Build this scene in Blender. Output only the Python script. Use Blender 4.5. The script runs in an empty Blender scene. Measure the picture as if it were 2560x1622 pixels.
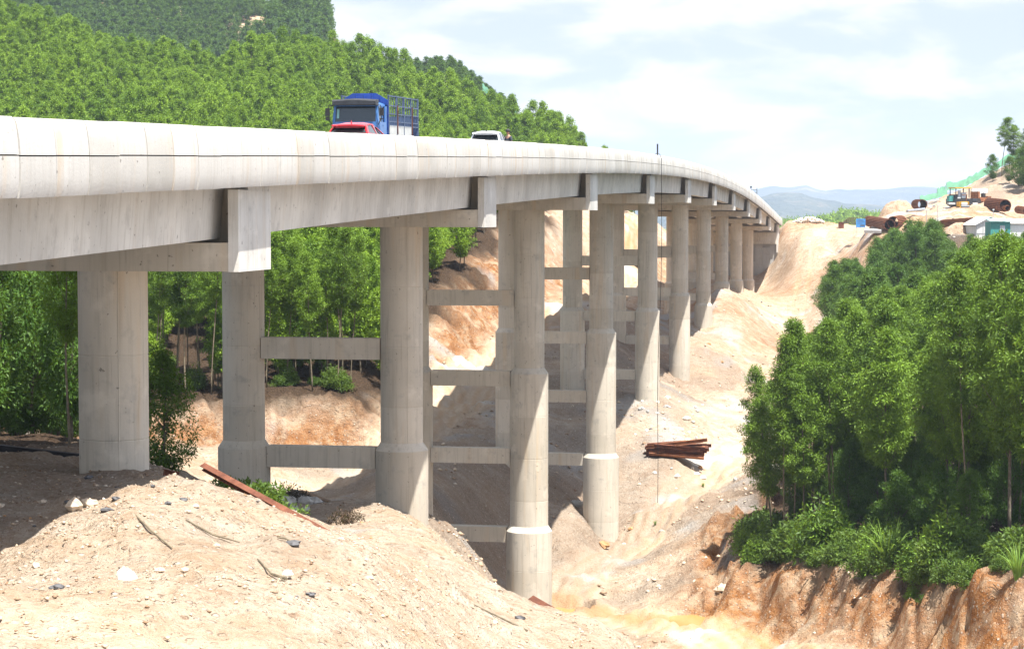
CLOUD=(3.95,3.97,4.02,1); SKYBLUE=(2.75,3.12,3.72,1); CLOUDFILL=(5.0,5.1,5.3,1); SKY_STR=.10; HAZE=1.0e-4; EXPO=1.4
import bpy, math, random
import numpy as np
from mathutils import Vector, Matrix
C = bpy.context.scene.collection
F = 5500.0; TH = math.atan(271/5500.0); CT, ST = math.cos(TH), math.sin(TH)
PHI = math.atan(870/5500.0)
EX, EY = math.sin(PHI), math.cos(PHI)        # road direction
NX, NY = math.cos(PHI), -math.sin(PHI)       # to the right of the road

def P(u, v, d):
    "a point of the place: sight line of the survey photograph at distance d"
    a = (u-1280)/F; b = (811-v)/F
    Y = CT + b*ST; Z = -ST + b*CT
    return Vector((a*d/Y, d, Z*d/Y))
def hv(v, d): return P(1280, v, d).z
def R(o, s, z=0.0):
    "road frame: o metres left of the camera axis line, s metres along the road"
    return Vector((-o*NX + s*EX, -o*NY + s*EY, z))
def S(d, o=21.34): return (d - o*EX)/EY

# ---------------------------------------------------------------- objects
def tag(o, label=None, cat=None, group=None, kind=None):
    if label: o['label'] = label
    if cat: o['category'] = cat
    if group: o['group'] = group
    if kind: o['kind'] = kind
    return o
def empty(name, loc=(0, 0, 0), rz=0.0, label=None, cat=None, group=None):
    o = bpy.data.objects.new(name, None); C.objects.link(o)
    o.empty_display_size = .3
    o.location = loc; o.rotation_euler = (0, 0, rz)
    return tag(o, label, cat, group)
def link(name, me, mats, parent=None, smooth=False):
    if not isinstance(mats, (list, tuple)): mats = [mats]
    for m in mats: me.materials.append(m)
    if smooth: me.polygons.foreach_set('use_smooth', [True]*len(me.polygons))
    o = bpy.data.objects.new(name, me); C.objects.link(o)
    if parent: o.parent = parent
    return o
def copy_tree(o, parent=None):
    c = o.copy(); C.objects.link(c)
    if parent: c.parent = parent
    for ch in o.children: copy_tree(ch, c)
    return c

class MB:
    "collects shapes into one mesh"
    def __init__(s): s.v = []; s.f = []; s.m = []; s.t = []; s.mi = 0; s.ti = .5
    def _add(s, vs, fs):
        b = len(s.v); s.v += [tuple(p) for p in vs]
        for q in fs:
            s.f.append([b+i for i in q]); s.m.append(s.mi); s.t.append(s.ti)
        return s
    def box(s, c, d, M=None, taper=1.0):
        x, y, z = d[0]/2, d[1]/2, d[2]/2; t = taper
        vs = [(-x, -y, -z), (x, -y, -z), (x, y, -z), (-x, y, -z), (-x*t, -y*t, z), (x*t, -y*t, z), (x*t, y*t, z), (-x*t, y*t, z)]
        vs = [Vector(p) for p in vs]
        if M: vs = [M @ p for p in vs]
        c = Vector(c)
        return s._add([p+c for p in vs], [(0, 3, 2, 1), (4, 5, 6, 7), (0, 1, 5, 4), (1, 2, 6, 5), (2, 3, 7, 6), (3, 0, 4, 7)])
    def hexa(s, vs):
        return s._add(vs, [(0, 3, 2, 1), (4, 5, 6, 7), (0, 1, 5, 4), (1, 2, 6, 5), (2, 3, 7, 6), (3, 0, 4, 7)])
    def rbox(s, o0, o1, s0, s1, z0, z1):
        "box in the road frame; z0, z1 numbers or (start, end)"
        a0, a1 = z0 if isinstance(z0, tuple) else (z0, z0); b0, b1 = z1 if isinstance(z1, tuple) else (z1, z1)
        return s.hexa([R(o1, s0, a0), R(o0, s0, a0), R(o0, s1, a1), R(o1, s1, a1), R(o1, s0, b0), R(o0, s0, b0), R(o0, s1, b1), R(o1, s1, b1)])
    def loft(s, rings, closed=True, caps=True):
        n = len(rings[0]); vs = [p for r in rings for p in r]; fs = []
        for i in range(len(rings)-1):
            for j in range(n if closed else n-1):
                k = (j+1) % n
                fs.append((i*n+j, i*n+k, (i+1)*n+k, (i+1)*n+j))
        if caps and closed:
            fs.append(tuple(range(n-1, -1, -1))); fs.append(tuple((len(rings)-1)*n+j for j in range(n)))
        return s._add(vs, fs)
    def tube(s, pts, rad, n=8, caps=True):
        pts = [Vector(p) for p in pts]
        if not isinstance(rad, (list, tuple)): rad = [rad]*len(pts)
        rings = []
        for i, p in enumerate(pts):
            t = (pts[min(i+1, len(pts)-1)]-pts[max(i-1, 0)]).normalized()
            a = t.cross(Vector((0, 0, 1)))
            if a.length < .05: a = t.cross(Vector((0, 1, 0)))
            a.normalize(); b = t.cross(a)
            rings.append([p + (a*math.cos(k*2*math.pi/n) + b*math.sin(k*2*math.pi/n))*rad[i] for k in range(n)])
        return s.loft(rings, True, caps)
    def build(s, name, mats, parent=None, smooth=False):
        me = bpy.data.meshes.new(name); me.from_pydata(s.v, [], s.f)
        me.polygons.foreach_set('material_index', s.m)
        if len(set(s.t)) > 1 or s.ti != .5:
            at = me.attributes.new('tint', 'FLOAT', 'FACE'); at.data.foreach_set('value', s.t)
        me.update()
        o = link(name, me, mats, parent)
        if smooth: me.shade_smooth() if smooth is True else me.set_sharp_from_angle(angle=math.radians(smooth))
        return o
def np_mesh(name, V, Q, attrs=None, smooth=False):
    "mesh from arrays: V (n,3), Q (m,4 or 3)"
    me = bpy.data.meshes.new(name); n, k = Q.shape
    me.vertices.add(len(V)); me.vertices.foreach_set('co', np.ascontiguousarray(V, dtype=np.float32).ravel())
    me.loops.add(n*k); me.loops.foreach_set('vertex_index', np.ascontiguousarray(Q, dtype=np.int32).ravel())
    me.polygons.add(n); me.polygons.foreach_set('loop_start', np.arange(0, n*k, k, dtype=np.int32))
    if smooth: me.polygons.foreach_set('use_smooth', np.ones(n, dtype=bool))
    for an, (dom, typ, arr) in (attrs or {}).items():
        a = me.attributes.new(an, typ, dom)
        a.data.foreach_set('value' if typ == 'FLOAT' else ('color' if 'COLOR' in typ else 'vector'), np.ascontiguousarray(arr, dtype=np.float32).ravel())
    me.update(calc_edges=True); me.validate()
    return me

# ---------------------------------------------------------------- materials
class NT:
    def __init__(s, name):
        s.mat = bpy.data.materials.new(name); s.mat.use_nodes = True
        s.t = s.mat.node_tree; s.n = s.t.nodes; s.l = s.t.links
        s.b = s.n['Principled BSDF']; s.out = s.n['Material Output']
    def node(s, typ, ins=None, **kw):
        n = s.n.new(typ)
        for k, v in kw.items(): setattr(n, k, v)
        for k, v in (ins or {}).items():
            if hasattr(v, 'is_linked') or isinstance(v, bpy.types.NodeSocket): s.l.new(v, n.inputs[k])
            else: n.inputs[k].default_value = v
        return n
    def pos(s): return s.node('ShaderNodeNewGeometry').outputs['Position']
    def objco(s): return s.node('ShaderNodeTexCoord').outputs['Object']
    def noise(s, scale, vec=None, detail=4, rough=.55, stretch=None):
        vec = vec or s.pos()
        if stretch:
            vec = s.node('ShaderNodeMapping', {'Vector': vec, 'Scale': stretch}).outputs[0]
        return s.node('ShaderNodeTexNoise', {'Vector': vec, 'Scale': scale, 'Detail': detail, 'Roughness': rough}).outputs['Fac']
    def ramp(s, fac, stops, interp='LINEAR'):
        n = s.node('ShaderNodeValToRGB', {'Fac': fac}); e = n.color_ramp.elements; n.color_ramp.interpolation = interp
        while len(e) < len(stops): e.new(.5)
        for el, (p, c) in zip(e, stops):
            el.position = p; el.color = (*c, 1) if len(c) == 3 else c
        return n.outputs[0]
    def val(s, fac, a, b, c=0.0, d=1.0):
        return s.node('ShaderNodeMapRange', {0: fac, 1: a, 2: b, 3: c, 4: d}).outputs[0]
    def mix(s, fac, a, b, mode='MIX'):
        n = s.node('ShaderNodeMix', data_type='RGBA', blend_type=mode, clamp_factor=True)
        for i, v in ((0, fac), (6, a), (7, b)):
            if isinstance(v, bpy.types.NodeSocket): s.l.new(v, n.inputs[i])
            else: n.inputs[i].default_value = (*v, 1) if isinstance(v, tuple) and len(v) == 3 else v
        return n.outputs[2]
    def math(s, op, a, b=0.0):
        return s.node('ShaderNodeMath', {0: a, 1: b}, operation=op).outputs[0]
    def attr(s, name, typ='GEOMETRY'):
        n = s.node('ShaderNodeAttribute'); n.attribute_name = name; n.attribute_type = typ; return n
    def bump(s, h, strength, dist):
        s.l.new(s.node('ShaderNodeBump', {'Height': h, 'Strength': strength, 'Distance': dist}).outputs[0], s.b.inputs['Normal'])
    def set(s, color=None, rough=.6, metal=0.0, spec=.3):
        if color is not None:
            if isinstance(color, bpy.types.NodeSocket): s.l.new(color, s.b.inputs['Base Color'])
            else: s.b.inputs['Base Color'].default_value = (*color, 1)
        s.b.inputs['Roughness'].default_value = rough; s.b.inputs['Metallic'].default_value = metal
        s.b.inputs['Specular IOR Level'].default_value = spec
        return s.mat
def plain(name, color, rough=.5, metal=0.0, var=.25, scale=3.0, spec=.4):
    t = NT(name); n = t.noise(scale, t.objco(), 5)
    c = t.mix(t.val(n, .3, .7), tuple(x*(1-var) for x in color), tuple(min(1, x*(1+var)) for x in color))
    return t.set(c, rough, metal, spec)

def concrete(name, base, streak=.35, warm=.3, tint=0.0, patch=.35):
    t = NT(name)
    big = t.noise(.35, detail=5); mid = t.noise(1.5, detail=7, rough=.62)
    st = t.noise(1.0, detail=4, stretch=(5.5, 5.5, .30)); st2 = t.noise(1.0, detail=3, stretch=(1.7, 1.7, .12)); st3 = t.noise(1.0, detail=5, stretch=(13, 13, .5))
    col = t.mix(t.val(big, .35, .66), tuple(x*.80 for x in base), tuple(min(1, x*1.10) for x in base))
    if tint:
        a = t.attr('tint').outputs['Fac']
        dn = tuple(x*y for x, y in zip(base, (.76, .74, .70))); up = tuple(min(1, x*1.12) for x in base)
        col = t.mix(tint, col, t.mix(a, up, dn))
    col = t.mix(t.math('MULTIPLY', t.val(st, .52, .74), streak), col, (.29, .26, .21))
    col = t.mix(t.math('MULTIPLY', t.val(st3, .60, .72), streak*.8), col, (.20, .18, .15))
    col = t.mix(t.math('MULTIPLY', t.val(st2, .56, .70), warm), col, (.50, .35, .19))
    col = t.mix(t.math('MULTIPLY', t.val(mid, .57, .72), patch), col, (.25, .245, .235))
    col = t.mix(t.math('MULTIPLY', t.val(t.noise(.8, detail=6), .60, .70), patch), col, tuple(min(1, x*1.3) for x in base))
    spk = t.noise(6.0, detail=2)
    col = t.mix(t.math('MULTIPLY', t.val(spk, .70, .74), .6), col, (.10, .085, .07))
    t.bump(t.noise(12, detail=5), .3, .02)
    return t.set(col, .85, 0, .2)
M = {}
M['concrete'] = concrete('pier_concrete', (.53, .49, .42), .45, .28, .55, .45)
M['girder'] = concrete('girder_concrete', (.62, .61, .575), .38, .12, 0, .35)
M['panel'] = concrete('parapet_concrete', (.50, .49, .465), .26, .34, .55, .18)
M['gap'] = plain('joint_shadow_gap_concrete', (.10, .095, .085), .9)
M['mse'] = concrete('wall_panel_concrete', (.38, .38, .37), .25, .1, .7)
M['rust'] = None
def rust(name, a, b):
    t = NT(name); n = t.noise(2.2, t.objco(), 6); n2 = t.noise(11, t.objco(), 4)
    c = t.mix(t.val(n, .35, .65), a, b); c = t.mix(t.val(n2, .58, .72, 0, .7), c, (.28, .13, .07))
    t.bump(n2, .3, .01)
    return t.set(c, .8, .1, .3)
M['rust'] = rust('rusty_steel', (.075, .026, .014), (.16, .055, .028))
M['rust_light'] = rust('rusty_steel_orange', (.16, .06, .03), (.30, .13, .06))
M['asphalt'] = plain('asphalt', (.05, .05, .05), .85, var=.2, scale=2)
M['black'] = plain('black_rubber', (.018, .018, .02), .65)
M['dark'] = plain('dark_metal', (.04, .042, .048), .45, .3)
M['steel'] = plain('grey_steel', (.42, .45, .48), .4, .6)
M['white'] = plain('white_paint', (.78, .78, .77), .35, var=.05)
M['offwhite'] = plain('dusty_white_sheet', (.55, .56, .55), .5, var=.1)
M['yellow'] = plain('yellow_paint', (.62, .34, .03), .4, var=.15)
M['teal'] = plain('teal_sheet', (.05, .24, .22), .45, var=.15)
M['tealroof'] = plain('pale_teal_roof', (.26, .50, .47), .4, var=.1)
M['blue'] = plain('cab_blue_paint', (.055, .17, .42), .3, var=.18, spec=.5)
M['deepblue'] = plain('body_blue_paint', (.010, .045, .23), .35, var=.2, spec=.5)
M['paleblue'] = plain('faded_blue_rail', (.075, .11, .18), .5, .2, var=.2)
M['red'] = plain('red_car_paint', (.55, .018, .03), .15, .25, var=.03, spec=.6)
M['silver'] = plain('white_car_paint', (.72, .74, .76), .15, .2, var=.02, spec=.6)
M['wood'] = plain('weathered_timber', (.20, .13, .08), .85, var=.4, scale=5)
M['bark'] = plain('bark', (.115, .095, .07), .9, var=.45, scale=6)
M['barkpale'] = plain('pale_bark', (.17, .14, .095), .9, var=.35, scale=4)
M['orangewall'] = plain('ochre_plaster', (.55, .33, .14), .8, var=.12)
M['signblue'] = plain('sign_blue', (.06, .24, .55), .4, var=.05)
M['skin'] = plain('skin', (.45, .25, .17), .6, var=.08)
M['cloth'] = plain('dark_cloth', (.05, .06, .08), .9, var=.2)
M['net'] = plain('green_safety_net', (.15, .37, .25), .7, var=.2, scale=.6)
M['slab'] = plain('pale_slab', (.50, .51, .50), .8, var=.1)
t = NT('vehicle_glass'); t.set((.03, .04, .045), .06, 0, .8); M['glass'] = t.mat
t = NT('tail_lamp'); t.set((.4, .01, .01), .2, 0, .6); M['lamp'] = t.mat
# ---------------------------------------------------------------- terrain
def vnoise(x, y, seed):
    "value noise on a lattice, arrays in -1..1"
    rs = np.random.RandomState(seed); T = rs.rand(256, 256)*2-1
    xi = np.floor(x).astype(int); yi = np.floor(y).astype(int)
    fx = x-xi; fy = y-yi; fx = fx*fx*(3-2*fx); fy = fy*fy*(3-2*fy)
    g = lambda i, j: T[i & 255, j & 255]
    return (g(xi, yi)*(1-fx)*(1-fy)+g(xi+1, yi)*fx*(1-fy)+g(xi, yi+1)*(1-fx)*fy+g(xi+1, yi+1)*fx*fy)
def fbm(x, y, scale, seed, octv=4, gain=.5):
    a = 1.0; r = 0; f = 1.0/scale
    for k in range(octv):
        c, s_ = math.cos(k*1.1+.3), math.sin(k*1.1+.3)
        r = r + a*vnoise((x*c-y*s_)*f+k*17.3, (x*s_+y*c)*f+k*9.1, seed+k); a *= gain; f *= 2.07
    return r
class TPS:
    def __init__(s, pts):
        A = []; H = []
        for p in pts:
            if len(p) == 4: u, d, h = p[0], p[1], p[3]
            else:
                u, v, d = p; h = hv(v, d)
            A.append(s.w(u, d)); H.append(h)
        s.A = np.array(A, float); n = len(A)
        K = s.k(s.A, s.A) + np.eye(n)*.002
        Q = np.hstack([np.ones((n, 1)), s.A]); L = np.zeros((n+3, n+3))
        L[:n, :n] = K; L[:n, n:] = Q; L[n:, :n] = Q.T
        s.c = np.linalg.solve(L, np.array(H+[0, 0, 0]))
    def w(s, u, d): return (u/400.0, math.log(d)*3.2)
    def k(s, a, b):
        r2 = (a[:, None, 0]-b[None, :, 0])**2+(a[:, None, 1]-b[None, :, 1])**2
        return .5*r2*np.log(r2+1e-9)
    def __call__(s, u, d):
        B = np.stack([u/400.0, np.log(d)*3.2], 1); out = np.empty(len(B))
        for i in range(0, len(B), 20000):
            b = B[i:i+20000]
            out[i:i+20000] = s.k(b, s.A) @ s.c[:-3] + s.c[-3] + b @ s.c[-2:]
        return out
def sd_poly(x, y, poly):
    "signed distance, positive inside"
    n = len(poly); d2 = np.full(x.shape, 1e18); ins = np.zeros(x.shape, bool)
    for i in range(n):
        x0, y0 = poly[i]; x1, y1 = poly[(i+1) % n]
        ex, ey = x1-x0, y1-y0; t_ = np.clip(((x-x0)*ex+(y-y0)*ey)/(ex*ex+ey*ey+1e-12), 0, 1)
        d2 = np.minimum(d2, (x-x0-t_*ex)**2+(y-y0-t_*ey)**2)
        c = ((y0 > y) != (y1 > y)) & (x < (x1-x0)*(y-y0)/(y1-y0+1e-12)+x0)
        ins ^= c
    return np.where(ins, 1, -1)*np.sqrt(d2)
def d_line(x, y, pts):
    d2 = np.full(x.shape, 1e18)
    for (x0, y0), (x1, y1) in zip(pts[:-1], pts[1:]):
        ex, ey = x1-x0, y1-y0; t_ = np.clip(((x-x0)*ex+(y-y0)*ey)/(ex*ex+ey*ey+1e-12), 0, 1)
        d2 = np.minimum(d2, (x-x0-t_*ex)**2+(y-y0-t_*ey)**2)
    return np.sqrt(d2)
def ud(pts): return [((u-1280)/F*d, d) for u, d in pts]
def sstep(a, b, x):
    t_ = np.clip((x-a)/(b-a), 0, 1); return t_*t_*(3-2*t_)
_ = None
BASE = TPS([
 # bench in front
 (0,1622,36.6),(500,1622,38),(0,1500,41.5),(-500,20,_,-6.6),(1280,20,_,-7.0),(600,28,_,-6.9),(3000,20,_,-10),(2300,40,_,-15),(0,1390,48),(260,1245,55),(0,1200,60),(280,1166,63.6),(-500,60,_,-7.3),(-1200,45,_,-7.3),
 (440,1203,59),(400,1420,44.5),(640,1318,52.5),(890,1370,53),(700,1500,44),(1000,1622,45),(1000,1500,49.5),(1300,1622,60),(1180,1500,65),(1600,1628,72),(1340,1552,79),(1150,1400,84),(1080,1335,90),
 (1000,1283,97),(940,1268,94),(1010,1275,103),(860,1280,91),(900,1345,75),(860,1350,74),(700,1300,86),(600,1290,76),(500,1225,74),(440,1180,72),(760,1262,97),(589,1226,104),(400,1180,104),(200,1130,92),(-300,1130,95),
 (1150,1430,96),(1250,1560,100),(1340,100,_,-21.5),(1340,1580,120),(1500,100,_,-22),(1500,120,_,-26),(1700,100,_,-23.5),(1720,75,_,-18.5),(2000,60,_,-18),(2000,90,_,-24.5),(2560,60,_,-19),(2400,90,_,-23),
 (1300,1545,143.5),(1060,1440,143),(1010,1370,143),(1130,1350,120),(1000,1330,122),
 # valley
 (1850,1622,138),(2000,1640,128),(1700,1562,143),(1600,1568,144),(1450,1512,151),(1420,1470,158),(1520,1400,169),(1640,1300,184),(1760,1190,201),(1880,1110,216),(1960,1092,222),(1540,1480,158),(1300,1400,168),
 (1690,1130,204),(1600,1190,197),(1600,1045,216),(1500,1345,183),(1450,1290,181),(1616,992,223),(1500,1100,207),(1650,960,236),(1697,945,263),(1757,820,303),(1724,955,263),(1400,1120,205),(1390,985,222),(1260,1180,181),(1150,1230,165),
 (1750,868,277),(1782,742,318),(1800,722,331),(1765,735,330),(1900,782,331),(1960,885,300),(1860,965,263),(1800,1012,241),(1830,1330,165),(1850,1250,178),(1900,1180,196),(2060,1110,224),(1700,1420,158),(1780,1330,166),(1760,1480,148),
 # haul track left of the bridge
 (640,1200,160),(450,1215,150),(760,1240,160),(910,1178,180),(1073,1040,205),(1170,970,224),(1290,890,245),(1355,814,268),(1388,789,278),(1465,739,299),(1490,740,360),(1570,735,368),(1570,650,402),(1570,575,442),(1655,705,432),(1655,565,480),(1500,640,395),(1000,1160,170),(1150,1090,190),(1280,960,222),(1000,1230,150),
 (450,1132,171),(600,1140,178),(760,1150,182),(900,1140,188),(1000,1085,198),(200,1110,118),(200,1105,160),(-400,1110,120),(-400,1110,160),(0,1105,135),
 (1800,690,400),(1850,722,420),(1750,782,342),(1880,735,425),(1890,700,458),(1915,690,459),(1940,655,461),(1975,575,467),
 # slope to the plateau
 (1960,563,470),(2020,563,470),(2100,572,456),(2060,560,475),(1980,640,440),(2000,750,398),(2030,860,342),(2100,605,435),(2080,690,400),(1955,690,440),(1930,790,372),(2180,585,430),
 (2200,579,373),(2180,571,384),(2350,577,350),(2350,560,362),(2300,532,400),(2450,592,340),(2400,527,390),(2500,531,390),(2560,562,372),(2240,536,412),(2560,505,412),(2300,520,440),(2560,388,464),(2480,434,462),(2440,455,458),(2400,477,453),(2366,488,450),(2320,507,455),(2700,300,472),(2900,560,370),
 (1960,520,_,-7),(2100,520,_,-6),(2300,520,_,-4),(2450,520,_,3),(2560,520,_,8),(2700,520,_,14),(2150,495,_,-3.5),(2300,480,_,-1),(1700,520,_,-8),(2400,470,_,4.5),
 (2200,705,345),(2300,645,352),(2450,705,302),(2560,700,292),(2100,760,320),(2300,850,260),(2500,1000,200),(2200,1100,205),(2900,900,250),(2900,1200,150),
])
LTOP = TPS([(0,1000,175),(-600,1000,170),(450,1003,188),(700,1000,190),(890,1005,192),(1000,965,205),(1070,862,228),(1130,748,252),(1200,655,278),(1270,568,308),(1330,528,345),
 (300,860,225),(700,850,225),(500,700,270),(0,700,260),(900,700,262),(0,300,_,2),(600,300,_,0),(1000,300,_,-1),(0,350,_,11),(600,350,_,8),(1000,350,_,5),(1250,350,_,0),
 (0,400,_,21),(500,410,_,17.5),(900,410,_,15),(1150,410,_,10),(1300,410,_,4),(1400,400,_,2),(1450,420,_,4.5),(-600,400,_,28),(-600,450,_,42),(155,450,_,31),(0,450,_,37),(300,450,_,27.5),(440,450,_,25.5),(560,450,_,24),(713,450,_,26.5),(840,450,_,26.5),(920,448,_,24.5),(1000,445,_,21),(1150,440,_,16),(1290,435,_,11),(1350,433,_,10.5),(1400,432,_,9),(1480,430,_,6),
 (0,520,_,22),(500,520,_,6),(1000,520,_,0),(-600,520,_,34),(1480,500,_,-6)])
RTOP = TPS([(1840,1420,147),(1950,1405,146),(2000,1412,141),(2100,1422,136),(2300,1442,122),(2560,1462,108),(3000,1500,88),(1830,1330,158),(1950,1322,160),(2400,1285,152),(2560,1255,146),(2200,1330,150),(1850,1250,176),(1900,1180,196),(2200,1110,202),(2500,1000,202),(3000,1200,140),(2560,1350,125)])
LPOLY = ud([(-2500,148),(-600,160),(0,168),(250,180),(450,186),(620,190),(890,191),(1000,203),(1070,226),(1130,250),(1200,276),(1270,306),(1330,345),(1400,400),(1480,440),(1560,470),(1600,520),(1600,620),(-2500,620)])
RPOLY = ud([(1835,150),(1850,147),(1930,147),(2000,141),(2100,136),(2180,131),(2300,122),(2420,116),(2560,108),(3000,88),(4200,70),(4200,190),(2400,190),(2000,178),(1850,168)])
PUD = []
def height(x, y, detail=True):
    x = np.asarray(x, float); y = np.asarray(y, float); sh = x.shape; x = x.ravel(); y = y.ravel()
    yy = np.maximum(y, 16.0); u = np.clip(1280+F*x/yy, -1500, 4200)
    h = BASE(u, np.minimum(yy, 520))
    wob = fbm(x, y, 9, 5, 3)*1.6
    sl = sd_poly(x, y, LPOLY)
    zl = LTOP(u, np.minimum(yy, 540))
    wl = np.interp(u, [900, 1080, 1300], [5.5, 9.0, 12.0])
    ml = sstep(-wl*.75, wl*.25, sl+wob)
    h = h*(1-ml)+np.maximum(zl, h)*ml
    sr = sd_poly(x, y, RPOLY)
    mr = sstep(-2.3, .6, sr+wob*.55+fbm(x, y*.35, 2.3, 88, 4, .6)*.75)
    zr = np.maximum(RTOP(u, np.clip(yy, 60, 230)), h)
    h = h*(1-mr)+zr*mr
    if detail:
        bl = np.exp(-((sl+1.0)/4.5)**2); br = np.exp(-((sr+.8)/2.0)**2)
        rug = fbm(x, y, 4.0, 11, 4, .6)
        h = h + fbm(x, y, 1.3, 191, 4, .62)*.22*br + rug*(.22+.42*bl*(y < 320)+.45*br+.22*sstep(100, 130, y)) - np.abs(fbm(x, y, 3.0, 61, 4, .6))*.8*(bl+br)
        h = h + fbm(x, y, 1.1, 23, 4, .65)*.075*np.clip(1.6-y/160, .15, 1) + fbm(x, y, 22, 31, 3)*.22*sstep(60, 110, y)
    for pu, pd, rx, ry, zc in PUD:      # hollows that hold the puddles
        r_ = np.sqrt(((x-(pu-1280)/F*pd)/rx)**2+((y-pd)/ry)**2)*(1+.18*fbm(x, y, 1.6, 7, 3))
        w_ = np.exp(-(r_/1.12)**8); h = h*(1-w_)+(zc-.28)*w_
    h = h-1.1*np.exp(-(((x-(2086-1280)/F*430)/.8)**2+((y-430)/7)**2))
    # far hills and the plain beyond
    far = sstep(505, 590, y); pl = -26.0+0*x
    h = h*(1-far)+pl*far
    x2 = x+70
    hb = np.where(x2 < 0, 70-.22*x2, 70-2.2*x2) - .36*np.maximum(0, 830-y) - .3*np.maximum(0, y-900) + fbm(x, y, 60, 41, 3)*4
    h3 = 41 - .78*np.maximum(0, x+18) - .12*np.maximum(0, -18-x) - .5*np.maximum(0, 640-y) - .3*np.maximum(0, y-680)
    h = np.maximum(h, np.maximum(hb, h3))
    return h.reshape(sh)
def gz(x, y): return float(height(np.array([x]), np.array([y]))[0])
def G(u, d, lift=0.0):
    x = (u-1280)/F*d; return Vector((x, d, gz(x, d)+lift))

for pu, pd, rx, ry in ((1400, 153, 1.2, 2.6), (1452, 153.5, .8, 2.2), (1735, 146, 1.5, 2.4)):
    a_ = np.linspace(0, 6.28, 24); PUD.append((pu, pd, rx, ry, float(height((pu-1280)/F*pd+np.cos(a_)*rx*1.1, pd+np.sin(a_)*ry*1.1).min())-.05))
# grid of the ground
us = np.concatenate([np.arange(-1500, -160, 26), np.arange(-160, 2730, 4.4), np.arange(2730, 4200, 26)])
ds = [15.0]
while ds[-1] < 1250:
    d_ = ds[-1]; ds.append(d_*(1.012 if d_ < 34 else 1.0048 if d_ < 110 else 1.0052 if d_ < 260 else 1.009 if d_ < 540 else 1.025))
ds = np.array(ds)
UU, DD = np.meshgrid(us, ds); XX = (UU-1280)/F*DD; YY = DD
ZZ = height(XX, YY)
TRACKS = [ud([(1990,126),(1850,138),(1700,144),(1600,146),(1450,151),(1410,158),(1440,163),(1520,169),(1640,184),(1760,201),(1880,217),(1990,224)]),
          ud([(420,150),(640,160),(800,166),(930,176),(1073,200),(1170,220),(1290,247),(1370,270),(1480,305),(1500,345),(1540,372),(1570,402),(1560,440),(1600,480)]),
          ud([(1700,205),(1800,212),(1880,217)]), ud([(2020,470),(2000,430),(1985,400),(1940,375),(1880,345)])]
xf, yf = XX.ravel(), YY.ravel()
trk = np.minimum.reduce([d_line(xf, yf, TRACKS[0])-2.5, d_line(xf, yf, TRACKS[1])-3.0, d_line(xf, yf, TRACKS[2])-1.2])
trk = trk + fbm(xf, yf, 5, 71, 3)*.7
sl = sd_poly(xf, yf, LPOLY); sr = sd_poly(xf, yf, RPOLY); wob = fbm(xf, yf, 7, 77, 3)
litter = np.clip(sstep(-1.0, 2.5, sl+wob*2.0)*(yf < 900) + sstep(.2, 1.8, sr+wob), 0, 1)
leftgully = sstep(72, 84, yf)*sstep(-.5, -3, xf+.0*yf-(300-1280)/F*yf)*(1-sstep(150, 175, yf)); litter = np.maximum(litter, leftgully)
grove = sd_poly(xf, yf, ud([(1840,160),(1850,176),(1905,200),(2060,225),(2075,262),(2062,300),(2055,340),(2130,352),(2185,340),(2200,366),(2240,368),(2440,338),(2900,330),(4000,300),(4000,150)]))
litter = np.maximum(litter, sstep(-1, 2.5, grove+wob*1.5)*.85)
orange = np.clip(np.exp(-((sl+2.5)/4.5)**2)*(yf < 330)*1.05 + np.exp(-((sr+1.2)/2.4)**2)*1.1 + .45*sstep(.1, .7, fbm(xf, yf, 26, 81, 4))*(yf > 110) + .25*(yf > 250), 0, 1)
orange = np.maximum(orange, np.clip(1-np.maximum(trk, 0)/1.6, 0, 1)*(.22*sstep(230, 170, yf)*(UU.ravel() > 1300)))
orange = orange*np.where(UU.ravel() < 1300, 1-.85*np.clip(1-(trk+.5)/2.2, 0, 1), 1)
smooth_ = np.clip(1-(trk+.5)/1.2, 0, 1)
bench = sstep(2.6, .3, fbm(xf, yf, 3, 91, 3)*.6+np.abs(d_line(xf, yf, [(-14, 40), (-4, 37.5), (6, 38), (16, 44)]))/1.5)
smooth_ = np.maximum(smooth_, bench*.42)
for o_ in (-1.3, -.85, .85, 1.3): smooth_ = np.maximum(smooth_, .8*np.clip(1-d_line(xf-o_, yf, ud([(2030,468),(2018,440),(2008,410),(1995,385)]))/.32, 0, 1))
mud = sstep(1.9, .5, d_line(xf, yf, ud([(1385,158),(1410,154),(1440,152.5),(1500,150.5),(1600,147),(1735,145.5)]))+.6*fbm(xf, yf, 3, 181, 3))
orange = np.clip(orange+.30*smooth_*(yf > 100)*np.sin(np.clip(trk, -4, 0)*5.5), 0, 1)
orange = np.maximum(orange, mud*1.0); smooth_ = np.maximum(smooth_, mud*.8)
grey0 = np.clip(1-d_line(xf, yf, ud([(2180,378),(2260,395),(2380,386),(2470,384),(2600,372)]))/2.6, 0, 1)*2*(yf > 340)
grey = grey0+sstep(.35, .75, fbm(xf, yf, 6, 97, 4)+.9*np.exp(-d_line(xf, yf, ud([(1600,226),(1680,215),(1720,207)]))/2.2)+.9*np.exp(-d_line(xf, yf, ud([(1800,300),(1870,283)]))/1.5)-.15)*(yf > 70)
grey = np.clip(grey, 0, 1)
ZZ = (ZZ.ravel() - .12*smooth_ + .085*smooth_*np.sin(np.clip(trk, -4, 0)*5.0)).reshape(ZZ.shape)
nr, nc = XX.shape; V = np.stack([xf, yf, ZZ.ravel()], 1)
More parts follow.
